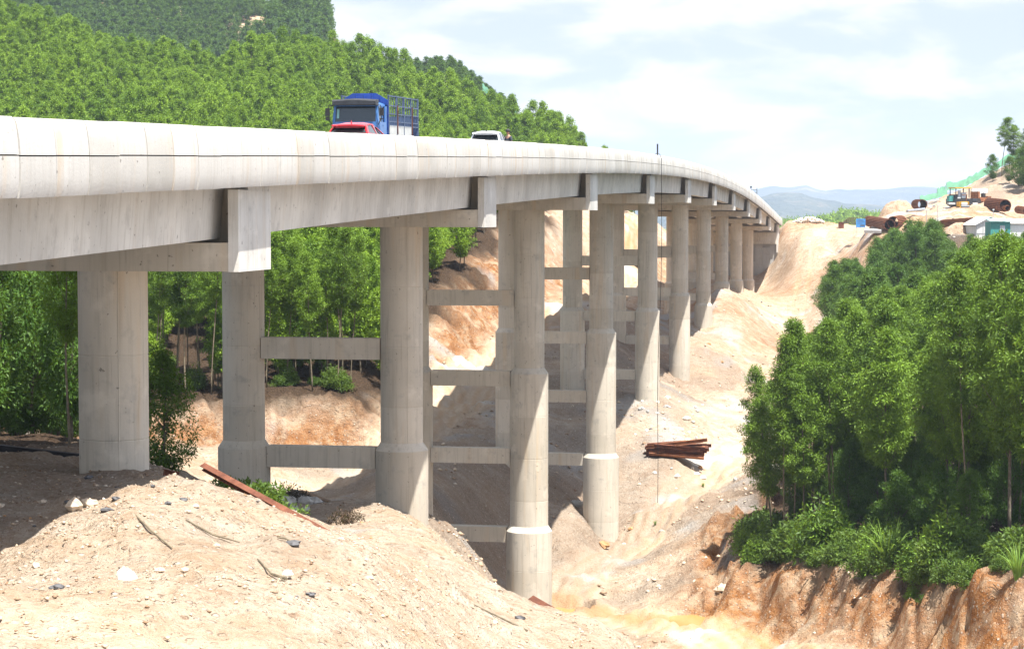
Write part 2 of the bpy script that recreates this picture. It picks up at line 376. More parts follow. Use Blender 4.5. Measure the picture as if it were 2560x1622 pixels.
def gz(x, y):
    "height of the built ground under a point"
    if not (16 < y < 1200): return float(height(np.array([x]), np.array([y]))[0])
    u = 1280+F*x/y; i = int(np.searchsorted(us, u))-1; j = int(np.searchsorted(ds, y))-1
    i = max(0, min(len(us)-2, i)); j = max(0, min(len(ds)-2, j)); a = min(1, max(0, (u-us[i])/(us[i+1]-us[i]))); b = (y-ds[j])/(ds[j+1]-ds[j])
    return float((ZZ[j, i]*(1-a)+ZZ[j, i+1]*a)*(1-b)+(ZZ[j+1, i]*(1-a)+ZZ[j+1, i+1]*a)*b)
idx = np.arange(nr*nc).reshape(nr, nc)
Q = np.stack([idx[:-1, :-1], idx[:-1, 1:], idx[1:, 1:], idx[1:, :-1]], 2).reshape(-1, 4)
offb = (xf-yf*870/F)*-1.0; spoil_shade_ = np.clip(sstep(13.5, 22, offb+fbm(xf, yf, 9, 131, 4)*4.5)*sstep(47, 36, offb+fbm(xf, yf, 11, 141, 3)*4)*sstep(36, 50, yf)*sstep(330, 250, yf)*(.72+.5*fbm(xf, yf, 5, 151, 4)), 0, 1)  # deck shade put into the soil colour as a ragged grey-brown strip
spoil_shade_ = np.maximum(spoil_shade_, .8*sstep(.25, .6, fbm(xf, yf, 14, 161, 4))*(yf > 100)*(yf < 330))
spoil_shade_ = np.maximum(spoil_shade_, .95*sstep(404, 420, yf+fbm(xf, yf, 6, 175, 3)*6)*sstep(.195, .21, xf/yf)*(yf < 540)*(.7+.6*fbm(xf, yf, 4, 171, 4)))
spoil_shade_ = np.clip(spoil_shade_, 0, 1)*(1-.85*np.exp(-((sl+3)/6.0)**2)*(yf < 330))
soil = np.stack([orange, smooth_, litter, grey], 1)
isroad = (trk[Q] < 0).mean(1) > .5
t = NT('soil')
at = t.attr('soil'); sep = t.node('ShaderNodeSeparateColor', {0: at.outputs['Color']}); gr_ = at.outputs['Alpha']
oran, smo, lit = sep.outputs[0], sep.outputs[1], sep.outputs[2]
spoil_shade = t.attr('spoil_shade').outputs['Fac']
p = t.pos()
n1 = t.noise(.22, p, 6, .6); n2 = t.noise(1.3, p, 6, .65); n3 = t.noise(7.0, p, 5, .7)
sand = t.ramp(t.math('ADD', t.math('MULTIPLY', n2, .6), t.math('MULTIPLY', n3, .4)), [(.30, (.25, .155, .09)), (.42, (.41, .315, .23)), (.54, (.52, .43, .335)), (.68, (.60, .515, .42))])
n4 = t.noise(.55, p, 7, .68)
sand = t.mix(t.val(n4, .52, .70, 0, .75), sand, (.36, .235, .15)); sand = t.mix(t.val(n4, .46, .34, 0, .6), sand, (.60, .53, .44))
sand = t.mix(t.val(n1, .42, .66, 0, .45), sand, (.45, .30, .18))
orc = t.ramp(t.math('ADD', t.math('MULTIPLY', n2, .65), t.math('MULTIPLY', n3, .35)), [(.28, (.085, .028, .010)), (.42, (.22, .085, .024)), (.55, (.33, .15, .052)), (.72, (.43, .28, .155))])
orc = t.mix(t.val(t.noise(.7, p, 4, .6), .47, .64, 0, .7), orc, (.48, .37, .25))
c = t.mix(t.math('MULTIPLY', oran, t.val(n1, .2, .6, .6, 1.0)), sand, orc)
trackc = t.mix(t.val(n2, .3, .7), (.355, .275, .195), (.43, .345, .26)); trackc = t.mix(t.math('MULTIPLY', oran, .8), trackc, (.35, .185, .062))
c = t.mix(t.math('MULTIPLY', smo, .88), c, trackc)
c = t.mix(t.math('MULTIPLY', gr_, .75), c, (.42, .415, .40))
vor = t.node('ShaderNodeTexVoronoi', {'Vector': p, 'Scale': 3.6, 'Randomness': 1.0})
c = t.mix(t.math('MULTIPLY', spoil_shade, .68), c, t.ramp(n3, [(.35, (.11, .085, .065)), (.5, (.205, .165, .13)), (.7, (.30, .25, .205))]))
stone = t.math('MULTIPLY', t.val(vor.outputs['Distance'], .34, .22), t.val(t.node('ShaderNodeSeparateColor', {0: vor.outputs['Color']}).outputs[0], .55, .62))
vor2 = t.node('ShaderNodeTexVoronoi', {'Vector': p, 'Scale': 10.0, 'Randomness': 1.0})
stone2 = t.math('MULTIPLY', t.val(vor2.outputs['Distance'], .36, .24), t.val(t.node('ShaderNodeSeparateColor', {0: vor2.outputs['Color']}).outputs[1], .5, .6))
nos = t.math('SUBTRACT', 1.0, t.math('MAXIMUM', smo, lit))
stc = t.mix(t.node('ShaderNodeSeparateColor', {0: vor.outputs['Color']}).outputs[2], (.30, .19, .12), (.66, .58, .49))
c = t.mix(t.math('MULTIPLY', t.math('MULTIPLY', stone, nos), .7), c, stc)
c = t.mix(t.math('MULTIPLY', t.math('MULTIPLY', stone2, nos), .6), c, t.mix(t.node('ShaderNodeSeparateColor', {0: vor2.outputs['Color']}).outputs[2], (.25, .15, .09), (.64, .56, .47)))
litc = t.ramp(n3, [(.3, (.022, .015, .010)), (.5, (.055, .036, .023)), (.7, (.13, .085, .055))])
c = t.mix(lit, c, litc)
hgt = t.math('ADD', t.math('ADD', t.math('MULTIPLY', n2, .9), t.math('MULTIPLY', n3, .45)), t.math('ADD', t.math('MULTIPLY', stone, .22), t.math('MULTIPLY', stone2, .10)))
b_ = t.node('ShaderNodeBump', {'Height': hgt, 'Strength': t.math('SUBTRACT', 1.0, t.math('MULTIPLY', smo, .45)), 'Distance': .55})
t.l.new(b_.outputs[0], t.b.inputs['Normal'])
M['soil'] = t.set(c, .95, 0, .1)
def sub_ground(name, faces):
    used = np.unique(faces); mp = np.full(len(V), -1); mp[used] = np.arange(len(used))
    me = np_mesh(name, V[used], mp[faces], {'soil': ('POINT', 'FLOAT_COLOR', soil[used]), 'spoil_shade': ('POINT', 'FLOAT', spoil_shade_[used])}, smooth=True)
    return tag(link(name, me, M['soil']), kind='structure')
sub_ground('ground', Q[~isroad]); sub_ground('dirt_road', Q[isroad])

# plain and mountains far away
def sheet(name, xs, ys, fn, mat):
    X, Y = np.meshgrid(xs, ys); Z = fn(X, Y); i = np.arange(X.size).reshape(X.shape)
    q = np.stack([i[:-1, :-1], i[:-1, 1:], i[1:, 1:], i[1:, :-1]], 2).reshape(-1, 4)
    me = np_mesh(name, np.stack([X.ravel(), Y.ravel(), Z.ravel()], 1), q, smooth=True)
    return tag(link(name, me, mat), kind='structure')
t = NT('far_plain'); n = t.noise(.004, detail=6)
M['plain'] = t.set(t.ramp(n, [(.35, (.05, .10, .03)), (.55, (.09, .15, .05)), (.7, (.30, .24, .15))]), .95, 0, .05)
t = NT('far_mountain'); n = t.noise(.006, detail=7, rough=.62); nb = t.noise(.03, detail=5)
c = t.ramp(n, [(.40, (.035, .05, .045)), (.56, (.06, .075, .06)), (.72, (.20, .16, .13))])
t.bump(nb, 1.0, 30); M['mountain'] = t.set(c, .95, 0, .05)
sheet('plain', np.linspace(-1200, 3500, 60), np.linspace(1150, 12500, 80), lambda X, Y: -27+fbm(X, Y, 700, 3, 3)*3, M['plain'])
def ridge(knots, d0, amp, seed, back=1500):
    ks = sorted(knots); ku = [k[0] for k in ks]; kv = [k[1] for k in ks]
    def fn(X, Y):
        u = 1280+F*X/Y; v = np.interp(u, ku, kv); top = (540-v)*d0/F
        fall = np.where(Y < d0, np.clip(1-(d0-Y)/(d0*.28), 0, 1)**1.25, np.clip(1-(Y-d0)/back, 0, 1))
        rid = np.abs(fbm(X, Y, d0*.09, seed, 5, .55))
        return -30+(top+30)*fall*(1-amp*rid*np.clip(1.15-fall, 0, 1)*1.6) + fbm(X, Y, d0*.03, seed+9, 4)*d0*.0012
    return fn
sheet('mountains', np.linspace(-600, 3200, 260), np.linspace(6000, 11200, 90),
      ridge([(700,560),(1100,520),(1500,505),(1700,490),(1830,485),(1900,476),(1935,471),(1975,474),(2000,470),(2015,468),(2040,478),(2060,482),(2090,478),(2120,480),(2155,476),(2210,468),(2250,467),(2290,462),(2340,463),(2380,475),(2500,490),(2800,500),(3400,540)], 9800, .5, 201), M['mountain'])
sheet('hills', np.linspace(200, 2600, 240), np.linspace(4300, 6900, 80),
      ridge([(1000,560),(1700,530),(1800,510),(1905,488),(1930,480),(1960,476),(2005,474),(2030,482),(2075,496),(2110,508),(2180,512),(2250,520),(2330,524),(2600,545)], 6200, .55, 231, 700), M['mountain'])
# ---------------------------------------------------------------- the viaduct
_d = np.array([20, 30, 43, 51.7, 64, 84.8, 110, 138, 171, 205, 256, 300, 330, 400, 472, 490]); _h = np.array([1.35, 1.62, 1.955, 2.17, 2.47, 3.05, 3.70, 4.32, 4.88, 5.2, 5.33, 4.92, 4.2, 2.1, -.43, -1.1])
_pf = np.poly1d(np.polyfit(_d, _h, 5))
def top(s): return float(_pf(2.58+EY*s))          # parapet coping height
bridge = empty('viaduct', R(25.2, S(63.6), -7), -PHI, 'long curved white concrete road viaduct on tall round columns', 'bridge')
bpy.context.view_layer.update(); BI = bridge.matrix_world.inverted()
def onbridge(o, parent=None):
    "parent without moving: meshes are in world coordinates"
    o.parent = parent or bridge
    o.matrix_parent_inverse = BI if parent is None else Matrix()
    return o
rng = random.Random(4)
SP = [S(63.6+40.05*i) for i in range(10)]; SEND = S(463.5); SSTART = S(23.5)
O_EAR, O_PAR, O_FE, O_FP = 17.09, 16.54, 33.30, 33.85
# parapets: curved precast panels, two tiers
PROF = [(.15, 0), (.085, -.10), (.048, -.28), (.020, -.50), (.004, -.755)], [(.004, -.785), (.0, -1.0), (.004, -1.25), (.025, -1.48), (.06, -1.62)]
def parapet(name, sgn, o0, s0, s1, lab=None):
    b = MB(); s = s0; k = 0
    while s < s1:
        j = rng.uniform(-.016, .016); tt = rng.choice([.05, .15, .2, .3, .35, .5, .9]) if rng.random() < .8 else rng.random()
        for tier in PROF:
            b.ti = min(1, max(0, tt+rng.uniform(-.12, .12)))
            sa, sb = s+.014+rng.uniform(0, .012), min(s+1.986-rng.uniform(0, .012), s1); rings = []
            for q in (sa, sb):
                z = top(q)+j*.6
                r = [R(o0+sgn*(x+j), q, z+y) for x, y in tier]
                r += [R(o0+sgn*(tier[-1][0]+.12), q, z+tier[-1][1]), R(o0+sgn*(tier[0][0]+.12), q, z+tier[0][1])]
                rings.append(r)
            if sgn > 0: rings = [r[::-1] for r in rings]
            b.loft(rings)
        s += 2.0; k += 1
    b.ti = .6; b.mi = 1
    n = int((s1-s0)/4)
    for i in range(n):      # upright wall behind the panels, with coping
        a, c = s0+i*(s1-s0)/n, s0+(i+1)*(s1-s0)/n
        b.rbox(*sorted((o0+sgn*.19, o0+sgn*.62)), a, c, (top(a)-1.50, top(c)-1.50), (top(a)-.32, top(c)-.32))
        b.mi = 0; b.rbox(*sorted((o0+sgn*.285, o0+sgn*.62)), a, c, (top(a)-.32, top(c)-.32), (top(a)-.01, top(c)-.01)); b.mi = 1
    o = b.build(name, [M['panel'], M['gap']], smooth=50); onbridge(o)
    return o
parapet('parapet', 1, O_PAR, S(19), SEND+11)
parapet('parapet', -1, O_FP, S(19), SEND+11)
# deck
b = MB(); rs = MB(); kb = [MB(), MB()]; n = 120
for i in range(n):
    a = S(19)+i*(SEND+11-S(19))/n; c = S(19)+(i+1)*(SEND+11-S(19))/n
    b.rbox(O_PAR+.63, O_FP-.63, a, c, (top(a)-1.32, top(c)-1.32), (top(a)-1.12, top(c)-1.12))
    rs.rbox(O_PAR+1.15, O_FP-1.15, a, c, (top(a)-1.116, top(c)-1.116), (top(a)-1.06, top(c)-1.06))
    for j_, k in enumerate((O_PAR+.64, O_FP-1.14)): kb[j_].rbox(k, k+.5, a, c, (top(a)-1.118, top(c)-1.118), (top(a)-.92, top(c)-.92))
onbridge(b.build('deck_slab', M['girder'])); onbridge(rs.build('road_surface', M['asphalt'])); [onbridge(q.build('kerb', M['concrete'])) for q in kb]
# girders
CENT = [18.27+2.40*k for k in range(7)]
ends = [SSTART]+SP+[SEND]
for i in range(len(ends)-1):
    a, c = ends[i]+.72, ends[i+1]-.72
    for k, o in enumerate(CENT):
        g = MB(); za, zc = top(a)-1.324, top(c)-1.324
        rings = []
        for s_, z in ((a, za), ((a+c)/2, (za+zc)/2+.02), (c, zc)):
            rings.append([R(o-.52, s_, z), R(o-.49, s_, z-.16), R(o-.36, s_, z-1.76), R(o+.36, s_, z-1.76), R(o+.49, s_, z-.16), R(o+.52, s_, z)])
        g.loft([r[::-1] for r in rings]); onbridge(g.build('girder', M['girder']))
# piers
STEPS = {1: [1113], 2: [925, 1318], 3: [826, 1136], 4: [773, 1075], 5: [735], 6: [760], 7: [706], 8: [700], 9: [699]}
BEAMS = {1: [872, 1144], 2: [745, 946, 1139, 1335], 3: [684, 844, 991, 1148], 4: [652, 790, 936], 5: [634, 730, 850], 6: [624, 742], 7: [622, 690], 8: [622], 9: [622]}
def column(o, s, d, ztop, zbot, steps):
    b = MB(); lv = [(ztop, 1.0)]; r = 1.0
    for v in steps:
        z = hv(v, d)
        if z < zbot+.3: break
        lv += [(z+.17, r), (z-.20, r+.25)]; r += .25
    lv += [(zbot, r)]
    n = 40; rings = []
    out = []
    for (z0, r0), (z1, r1) in zip(lv[:-1], lv[1:]):     # pour joints every few metres
        out.append((z0, r0))
        if z0-z1 > 3:
            m = int((z0-z1)/2.9)
            for q in range(1, m+1):
                z = z0+(z1-z0)*q/(m+.6); out += [(z+.025, r0), (z, r0-.014), (z-.025, r0)]
    out.append(lv[-1])
    for z, rr in out: rings.append([R(o+rr*math.cos(k*2*math.pi/n), s-rr*math.sin(k*2*math.pi/n), z) for k in range(n)])
    b.ti = .5
    for q in range(len(rings)-1):
        if out[q][0]-out[q+1][0] > .5: b.ti = rng.uniform(.05, .95)
        b.loft([rings[q], rings[q+1]], True, False)
    b.loft([rings[0], [p+Vector((0, 0, .002)) for p in rings[0]]])
    for k in (0, 1):    # formwork seam down each side
        a = -2.05 if k == 0 else 1.1
        for (z0, r0), (z1, r1) in zip(lv[:-1], lv[1:]):
            if abs(r0-r1) < .01 and z0-z1 > .5:
                p = R(o+(r0+.001)*math.cos(a), s+(r0+.001)*math.sin(a)); p.z = (z0+z1)/2
                b.box(p, (.02, .02, z0-z1-.04), Matrix.Rotation(a-PHI, 3, 'Z'))
    return onbridge(b.build('column', M['concrete'], smooth=28))
for i, s in enumerate(SP):
    d = 63.6+40.05*i; T0 = top(s); W = 1.7 if i < 2 else 2.0
    cap = MB(); cap.ti = rng.random(); zb = T0-4.02
    cap.rbox(O_EAR+.30, O_FE-.30, s-W+.02, s+W-.02, zb, zb+.80)
    cap.rbox(O_EAR+.30, O_FE-.30, s-.58, s+.58, zb+.80, T0-1.33)
    co = onbridge(cap.build('pier_cap', M['concrete']))
    for o0 in (O_EAR, O_FE-.295):
        e = MB(); e.rbox(o0, o0+.295, s-W, s+W, zb-.01, T0-1.74); e.rbox(o0+.01, o0+.28, s-W+1.05, s+W-.06, T0-1.74, T0-1.60)
        w = e.build('end_wall', M['girder']); w.parent = co
    st = STEPS.get(i, [])
    for o in (21.34, 29.04):
        p = R(o, s); base = gz(p.x, p.y)
        column(o, s, d, zb-.003, base-3.0, st)
    for v in BEAMS.get(i, []):
        z = hv(v, d); ww = .42
        lim = min(gz(*R(25.2, s).xy), gz(*R(22.5, s).xy))
        if z < lim-.6: continue
        rr = 1.0+.25*sum(1 for q in st if hv(q, d) > z+.2)
        b = MB(); b.ti = rng.random(); b.rbox(21.34+rr-.04, 29.04-rr+.04, s-ww, s+ww, z-.5, z+.5)
        for q in (.0,): b.rbox(25.19+q, 25.215+q, s-ww-.012, s+ww+.012, z-.49, z+.505)
        onbridge(b.build('crossbeam', M['concrete']))
# far abutment
b = MB(); s = SEND; T0 = top(s)
b.rbox(O_EAR+.3, O_FE-.3, s-1.1, s+.9, T0-5.2, T0-3.3); b.rbox(O_EAR+.3, O_FE-.3, s-1.3, s+.9, T0-5.7, T0-5.2); b.rbox(O_EAR+.3, O_FE-.3, s-.1, s+.9, T0-3.3, T0-1.33)
ab = onbridge(b.build('abutment', M['concrete']))
b = MB(); b.rbox(O_EAR, O_EAR+.295, s-1.0, s+8, T0-7.5, T0-1.62)
w = b.build('end_wall', M['girder']); w.parent = ab
b = MB()
for r in range(9):
    for k in range(11):
        o = O_EAR+.2+k*1.5; z1 = T0-5.72-r*1.5-(.75 if k % 2 else 0); b.ti = rng.uniform(0, .25)
        if (k, r) in ((3, 0), (3, 1)): b.ti = .95
        if o+1.48 < O_FE: b.rbox(o, o+1.47, s-.5-rng.uniform(0, .02), s+.6, z1-1.47, z1)
for k in range(6):
    for r in range(6): b.ti = rng.uniform(0, .2); b.rbox(O_EAR+.02, O_EAR+.19, s-.3+k*1.5, s+1.17+k*1.5, T0-9.0-r*1.5, T0-7.53-r*1.5)
b.ti = .4; b.rbox(O_EAR+.21, O_FE-.3, s-.2, s+8, T0-20, T0-5.71)
w = b.build('wall_panels', M['mse']); w.parent = ab
# hose hanging from the deck
o = O_PAR-.05; s0 = S(92000/(2150-1650), O_PAR); z0 = top(s0)
pts = [R(o+.5, s0, z0+.05), R(o+.35, s0, z0+.15), R(o+.1, s0, z0+.1), R(o-.06, s0+.05, z0-.3)]
gp = G(1646, 190)
for k in range(1, 13):
    q = k/12; a = pts[3].lerp(gp, q); a.x += .25*math.sin(q*7)*(1-q)*q*2; pts.append(a)
b = MB(); b.tube(pts, .024, 5)
b.box(R(o+.3, s0+.3, z0+.45), (.12, .12, 1.0))
tag(b.build('hanging_hose', M['black']), 'thin black hose hanging from the parapet down to the slope', 'hose')
# fittings on the far end of the deck
s0 = S(92000/(2150-1893), O_PAR); z0 = top(s0)
e = empty('light_mast', R(17.6, s0, z0-.95), -PHI, 'small dark steel mast with crossbars beside the far end of the parapet', 'mast'); e.scale = (.6, .6, .62)
b = MB()
for x in (0, 1.6): b.box((x, 0, 1.6), (.14, .14, 3.2))
b.build('post', M['dark'], e); b = MB()
b.box((.1, 0, 2.75), (2.9, .1, .10)); b.box((.8, 0, 2.0), (1.6, .08, .1)); b.box((.8, 0, 1.4), (1.6, .08, .08)); b.build('crossbar', M['dark'], e)
b = MB(); b.box((0, 0, 3.5), (.5, .3, .34)); b.box((0, 0, 3.2), (.3, .2, .26)); b.build('lamp_head', M['dark'], e)
# ---------------------------------------------------------------- trees and plants
def leafmat(name, lo, hi, glow=.30):
    t = NT(name); a = t.attr('tint').outputs['Fac']; oi = t.node('ShaderNodeObjectInfo').outputs['Random']
    f = t.math('ADD', t.math('MULTIPLY', a, .5), t.math('MULTIPLY', oi, .5))
    c = t.mix(f, lo, hi)
    c2 = t.mix(t.val(t.attr('tint').outputs['Fac'], .93, 1.0), c, tuple(min(1, x*1.35) for x in hi))
    t.set(c2, .55, 0, .25)
    tr = t.node('ShaderNodeBsdfTranslucent', {'Color': t.mix(.5, c2, (.26, .36, .02))})
    ms = t.node('ShaderNodeMixShader', {0: glow, 1: t.b.outputs[0], 2: tr.outputs[0]})
    t.l.new(ms.outputs[0], t.out.inputs['Surface'])
    return t.mat
M['leaf'] = leafmat('acacia_leaf', (.026, .070, .008), (.185, .31, .028), .26)
M['leafhill'] = leafmat('hill_acacia_leaf', (.05, .125, .010), (.25, .385, .028), .28)
M['leafmid'] = leafmat('belt_acacia_leaf', (.030, .088, .012), (.080, .152, .014), .20)
M['leafdark'] = leafmat('shrub_leaf', (.04, .09, .016), (.12, .19, .03))
M['leafdry'] = leafmat('dry_leaf', (.03, .02, .015), (.09, .055, .035), .1)
M['reed'] = leafmat('reed_blade', (.09, .17, .03), (.20, .33, .06))
def leaves(cent, rad, per, length, width, rs, droop=.35, tint0=None):
    "diamond leaves round clump centres"
    n = len(cent)*per
    c = np.repeat(cent, per, 0); r = np.repeat(rad, per)[:, None]
    d = rs.normal(size=(n, 3)); d /= np.linalg.norm(d, axis=1)[:, None]
    q = rs.rand(n, 1)**.45
    p = c + d*q*r*np.array([1, 1, .72])
    ax = d + rs.normal(size=(n, 3))*.75; ax[:, 2] -= droop; ax /= np.linalg.norm(ax, axis=1)[:, None]
    up = np.tile([0, 0, 1.0], (n, 1)) + rs.normal(size=(n, 3))*.65
    sd_ = np.cross(ax, up); sd_ /= np.linalg.norm(sd_, axis=1)[:, None]+1e-9
    L = length*(.65+.7*rs.rand(n, 1)); W = width*(.7+.6*rs.rand(n, 1))
    V = np.stack([p, p+ax*L*.45+sd_*W*.5, p+ax*L, p+ax*L*.45-sd_*W*.5], 1).reshape(-1, 3)
    Q = np.arange(n*4).reshape(n, 4)
    ct = rs.rand(len(cent)) if tint0 is None else tint0
    t = np.clip(np.repeat(ct, per)*.7+rs.rand(n)*.3, 0, 1)
    t[rs.rand(n) < .03] = 1.0
    return V, Q, t
def crown_mesh(name, seed, H, zlo, r, nc, per, ll, lw, lean=(0, 0), cr=.62, shape=.55):
    rs = np.random.RandomState(seed); cs = []
    while len(cs) < nc:
        q = rs.rand(); z = zlo+(H-zlo)*q
        prof = (math.sin(math.pi*min(1, (q*.92+.10))**shape) if False else (min(1, q/.32)**.6)*(max(0, 1-max(0, (q-.42)/.60)**1.8)))
        R_ = r*max(.08, prof)
        a = rs.rand()*6.283; rr = R_*(rs.rand()**.42)
        lump = 1+.22*math.sin(3*a+seed)+.15*math.sin(5*a+q*9)
        cs.append((math.cos(a)*rr*lump+lean[0]*(z/H)**1.6, math.sin(a)*rr*lump+lean[1]*(z/H)**1.6, z))
    cs = np.array(cs)
    rad = cr*(.6+.8*rs.rand(nc))
    V, Q, t = leaves(cs, rad, per, ll, lw, rs)
    return np_mesh(name, V, Q, {'tint': ('FACE', 'FLOAT', t)}), cs
def trunk_mb(seed, H, zlo, r0, cs, lean=(0, 0), limbs=9):
    rnd = random.Random(seed); b = MB(); pts = []; rad = []
    for k in range(9):
        q = k/8; z = -.6+(H*.93+.6)*q; zz = max(0, z)/H
        pts.append((lean[0]*zz**1.6+.12*math.sin(q*6+seed), lean[1]*zz**1.6+.10*math.cos(q*5+seed), z)); rad.append(r0*(1-.85*q)+.015)
    b.tube(pts, rad, 7)
    def on(z):
        q = (z+.6)/(H*.93+.6)*8; i = max(0, min(7, int(q))); return Vector(pts[i]).lerp(Vector(pts[i+1]), q-i), rad[i]
    for k in range(limbs):
        c = Vector(cs[rnd.randrange(len(cs))]); z = max(zlo*.8, c.z-rnd.uniform(.9, 2.6)); a, rr = on(min(z, H*.9))
        m = a.lerp(c, .5)+Vector((0, 0, -.15)); b.tube([a, m, c], [rr*.45, rr*.3, .015], 5)
    return b
def make_tree(seed, H, zlo, r, nc, per, ll, lw, r0, mleaf, mbark, lean=(0, 0), cr=.62, limbs=9):
    root = empty('acacia_tree')
    cm, cs = crown_mesh('crown', seed, H, zlo, r, nc, per, ll, lw, lean, cr)
    link('crown', cm, mleaf, root)
    trunk_mb(seed, H, zlo, r0, cs, lean, limbs).build('trunk', mbark, root, smooth=True)
    return root
PROTO = {}
PROTO['near'] = [make_tree(1, 15, 4.6, 1.75, 165, 100, .23, .066, .085, M['leaf'], M['bark'], (.5, .2), .50),
                 make_tree(2, 16.5, 7.2, 1.6, 145, 100, .23, .066, .08, M['leaf'], M['barkpale'], (-.6, .3), .50),
                 make_tree(3, 13.5, 5.2, 1.9, 165, 100, .23, .066, .08, M['leaf'], M['bark'], (-.2, -.5), .52),
                 make_tree(4, 17.5, 9.0, 1.5, 125, 95, .23, .066, .07, M['leaf'], M['barkpale'], (.9, -.2), .48)]
PROTO['mid'] = [make_tree(11, 12.5, 6.8, 1.85, 105, 84, .27, .088, .10, M['leafmid'], M['bark'], (.3, .2), .42),
                make_tree(12, 13, 7.2, 1.75, 100, 84, .27, .088, .10, M['leafmid'], M['bark'], (-.3, .1), .42),
                make_tree(13, 11.5, 6.0, 2.0, 105, 84, .27, .088, .11, M['leafmid'], M['bark'], (.1, -.3), .44)]
PROTO['round'] = [make_tree(21, 9, 1.2, 2.4, 150, 84, .25, .085, .12, M['leafmid'], M['bark'], (.2, .2), .62),
                  make_tree(22, 8, .8, 2.1, 130, 84, .25, .085, .11, M['leafmid'], M['bark'], (-.2, .2), .62)]
used = set()
PH = {'near': [15, 16.5, 13.5, 17.5], 'mid': [12.5, 13, 11.5], 'round': [9, 8]}
def fit(kind, x, y, s, lim, slack=35):
    "variant and scale that keep the crown under the canopy line of this part of the place"
    i = rng.randrange(len(PH[kind])); u = 1280+F*x/y
    v = np.interp(u, [q[0] for q in lim], [q[1] for q in lim])+rng.random()**1.5*slack
    room = hv(v, y)-gz(x, y)
    return i, min(s, room/(PH[kind][i]*1.02))
LIM_G = [(1900, 805), (1960, 812), (2050, 822), (2075, 790), (2110, 716), (2200, 700), (2300, 704), (2380, 655), (2484, 582), (2560, 570), (2800, 540)]
LIM_B = [(2060, 740), (2110, 700), (2160, 668), (2200, 645), (2300, 638), (2400, 612), (2480, 592), (2600, 580)]
LIM_S = [(2050, 670), (2075, 645), (2110, 634), (2150, 642), (2180, 668), (2186, 620), (2195, 585), (2215, 572), (2245, 560), (2262, 546), (2330, 544), (2348, 566), (2380, 576), (2430, 582), (2480, 580), (2600, 578)]
def plant(kind, x, y, scale, label, group, cat='tree', rz=None, idx=None, dz=0.0, sz=None, tilt=(0, 0)):
    ps = PROTO[kind]; i = rng.randrange(len(ps)) if idx is None else idx
    p = ps[i]
    if (kind, i) not in used: o = p; used.add((kind, i))
    else: o = copy_tree(p)
    o.location = (x, y, gz(x, y)+dz); o.rotation_euler = (tilt[0], tilt[1], rng.uniform(0, 6.28) if rz is None else rz)
    o.scale = (scale, scale, sz or scale)
    return tag(o, label, cat, group)
def scatter(n, dmin, poly, seed, accept=None):
    "jittered spots inside a plan polygon"
    rnd = random.Random(seed); xs = [p[0] for p in poly]; ys = [p[1] for p in poly]; out = []; tries = 0
    pa = poly
    while len(out) < n and tries < n*60:
        tries += 1; x, y = rnd.uniform(min(xs), max(xs)), rnd.uniform(min(ys), max(ys))
        if sd_poly(np.array([x]), np.array([y]), pa)[0] < 0: continue
        if any((x-a)**2+(y-b)**2 < dmin*dmin for a, b in out): continue
        if accept and not accept(x, y): continue
        out.append((x, y))
    return out
ntree = 0
# grove on the right bank
GP = ud([(2035,160),(2090,149),(2200,142),(2350,132),(2480,124),(2640,113),(2800,112),(2700,150),(2640,200),(2300,205),(2100,196),(2040,182)])
LG = 'acacia with dark bare trunk in the dense grove above the orange cut bank'
for x, y in scatter(104, 2.25, GP, 5):
    u = 1280+F*x/y
    s = np.interp(u, [1900, 2000, 2150, 2300, 2450, 2600], [.80, .88, .97, 1.05, 1.10, 1.12])*rng.uniform(.9, 1.08)
    i, s = fit('near', x, y, s, LIM_G)
    plant('near', x, y, s, LG, 'acacias of the grove on the right bank', idx=i, tilt=(rng.uniform(-.04, .04), rng.uniform(-.05, .05))); ntree += 1
for u, d, s, ty in ((1945,152,.80,-.13),(1962,150,.86,-.06),(1935,157,.76,-.10),(1990,151,.90,-.02),(2015,149,.82,.02),(1978,158,.86,-.03),(2005,160,.9,.0),(2030,153,.86,.02),(1920,160,.72,-.07),(1960,165,.8,-.04)):
    p = G(u, d); plant('near', p.x, p.y, s, 'slender acacia leaning out over the dirt track at the open edge of the grove', 'leaning acacias at the grove edge', tilt=(0, ty)); ntree += 1
# belt of trees on the slope below the site yard
for poly, n, k, lab, grp, sc_ in (
    ([(2062,338),(2150,350),(2172,318),(2110,296),(2068,305)], 13, 'round', 'bushy bright green tree alone in a clump on the orange fill slope', 'trees of the clump on the fill slope', (.95, 1.2)),
    ([(2085,300),(2180,320),(2230,312),(2190,272),(2100,272)], 14, 'round', 'bushy green tree between the fill slope clump and the grove', 'trees between the clump and the grove', (.8, 1.1)),
    ([(2190,364),(2240,362),(2290,356),(2340,345),(2340,300),(2220,300),(2185,335)], 34, 'round', 'bushy green tree on the slope just below the site yard', 'trees on the slope below the site yard', (.9, 1.25)),
    ([(2330,340),(2480,330),(2640,325),(2680,270),(2330,285)], 20, 'round', 'bushy green tree below the sheds of the site yard', 'trees below the sheds', (.75, 1.0)),
    ([(2100,290),(2640,280),(2700,212),(2280,214),(2110,225)], 44, 'mid', 'yellow green acacia behind the grove on the lower slope', 'acacias behind the grove', (.95, 1.25))):
    for x, y in scatter(n, 3.3, ud(poly), 7+n):
        i, s = fit(k, x, y, rng.uniform(*sc_), LIM_B if k == 'mid' else LIM_S, 50)
        if s > .3: plant(k, x, y, s, lab, grp, idx=i, sz=max(s, .5)*rng.uniform(.95, 1.0) if s > .5 else s); ntree += 1
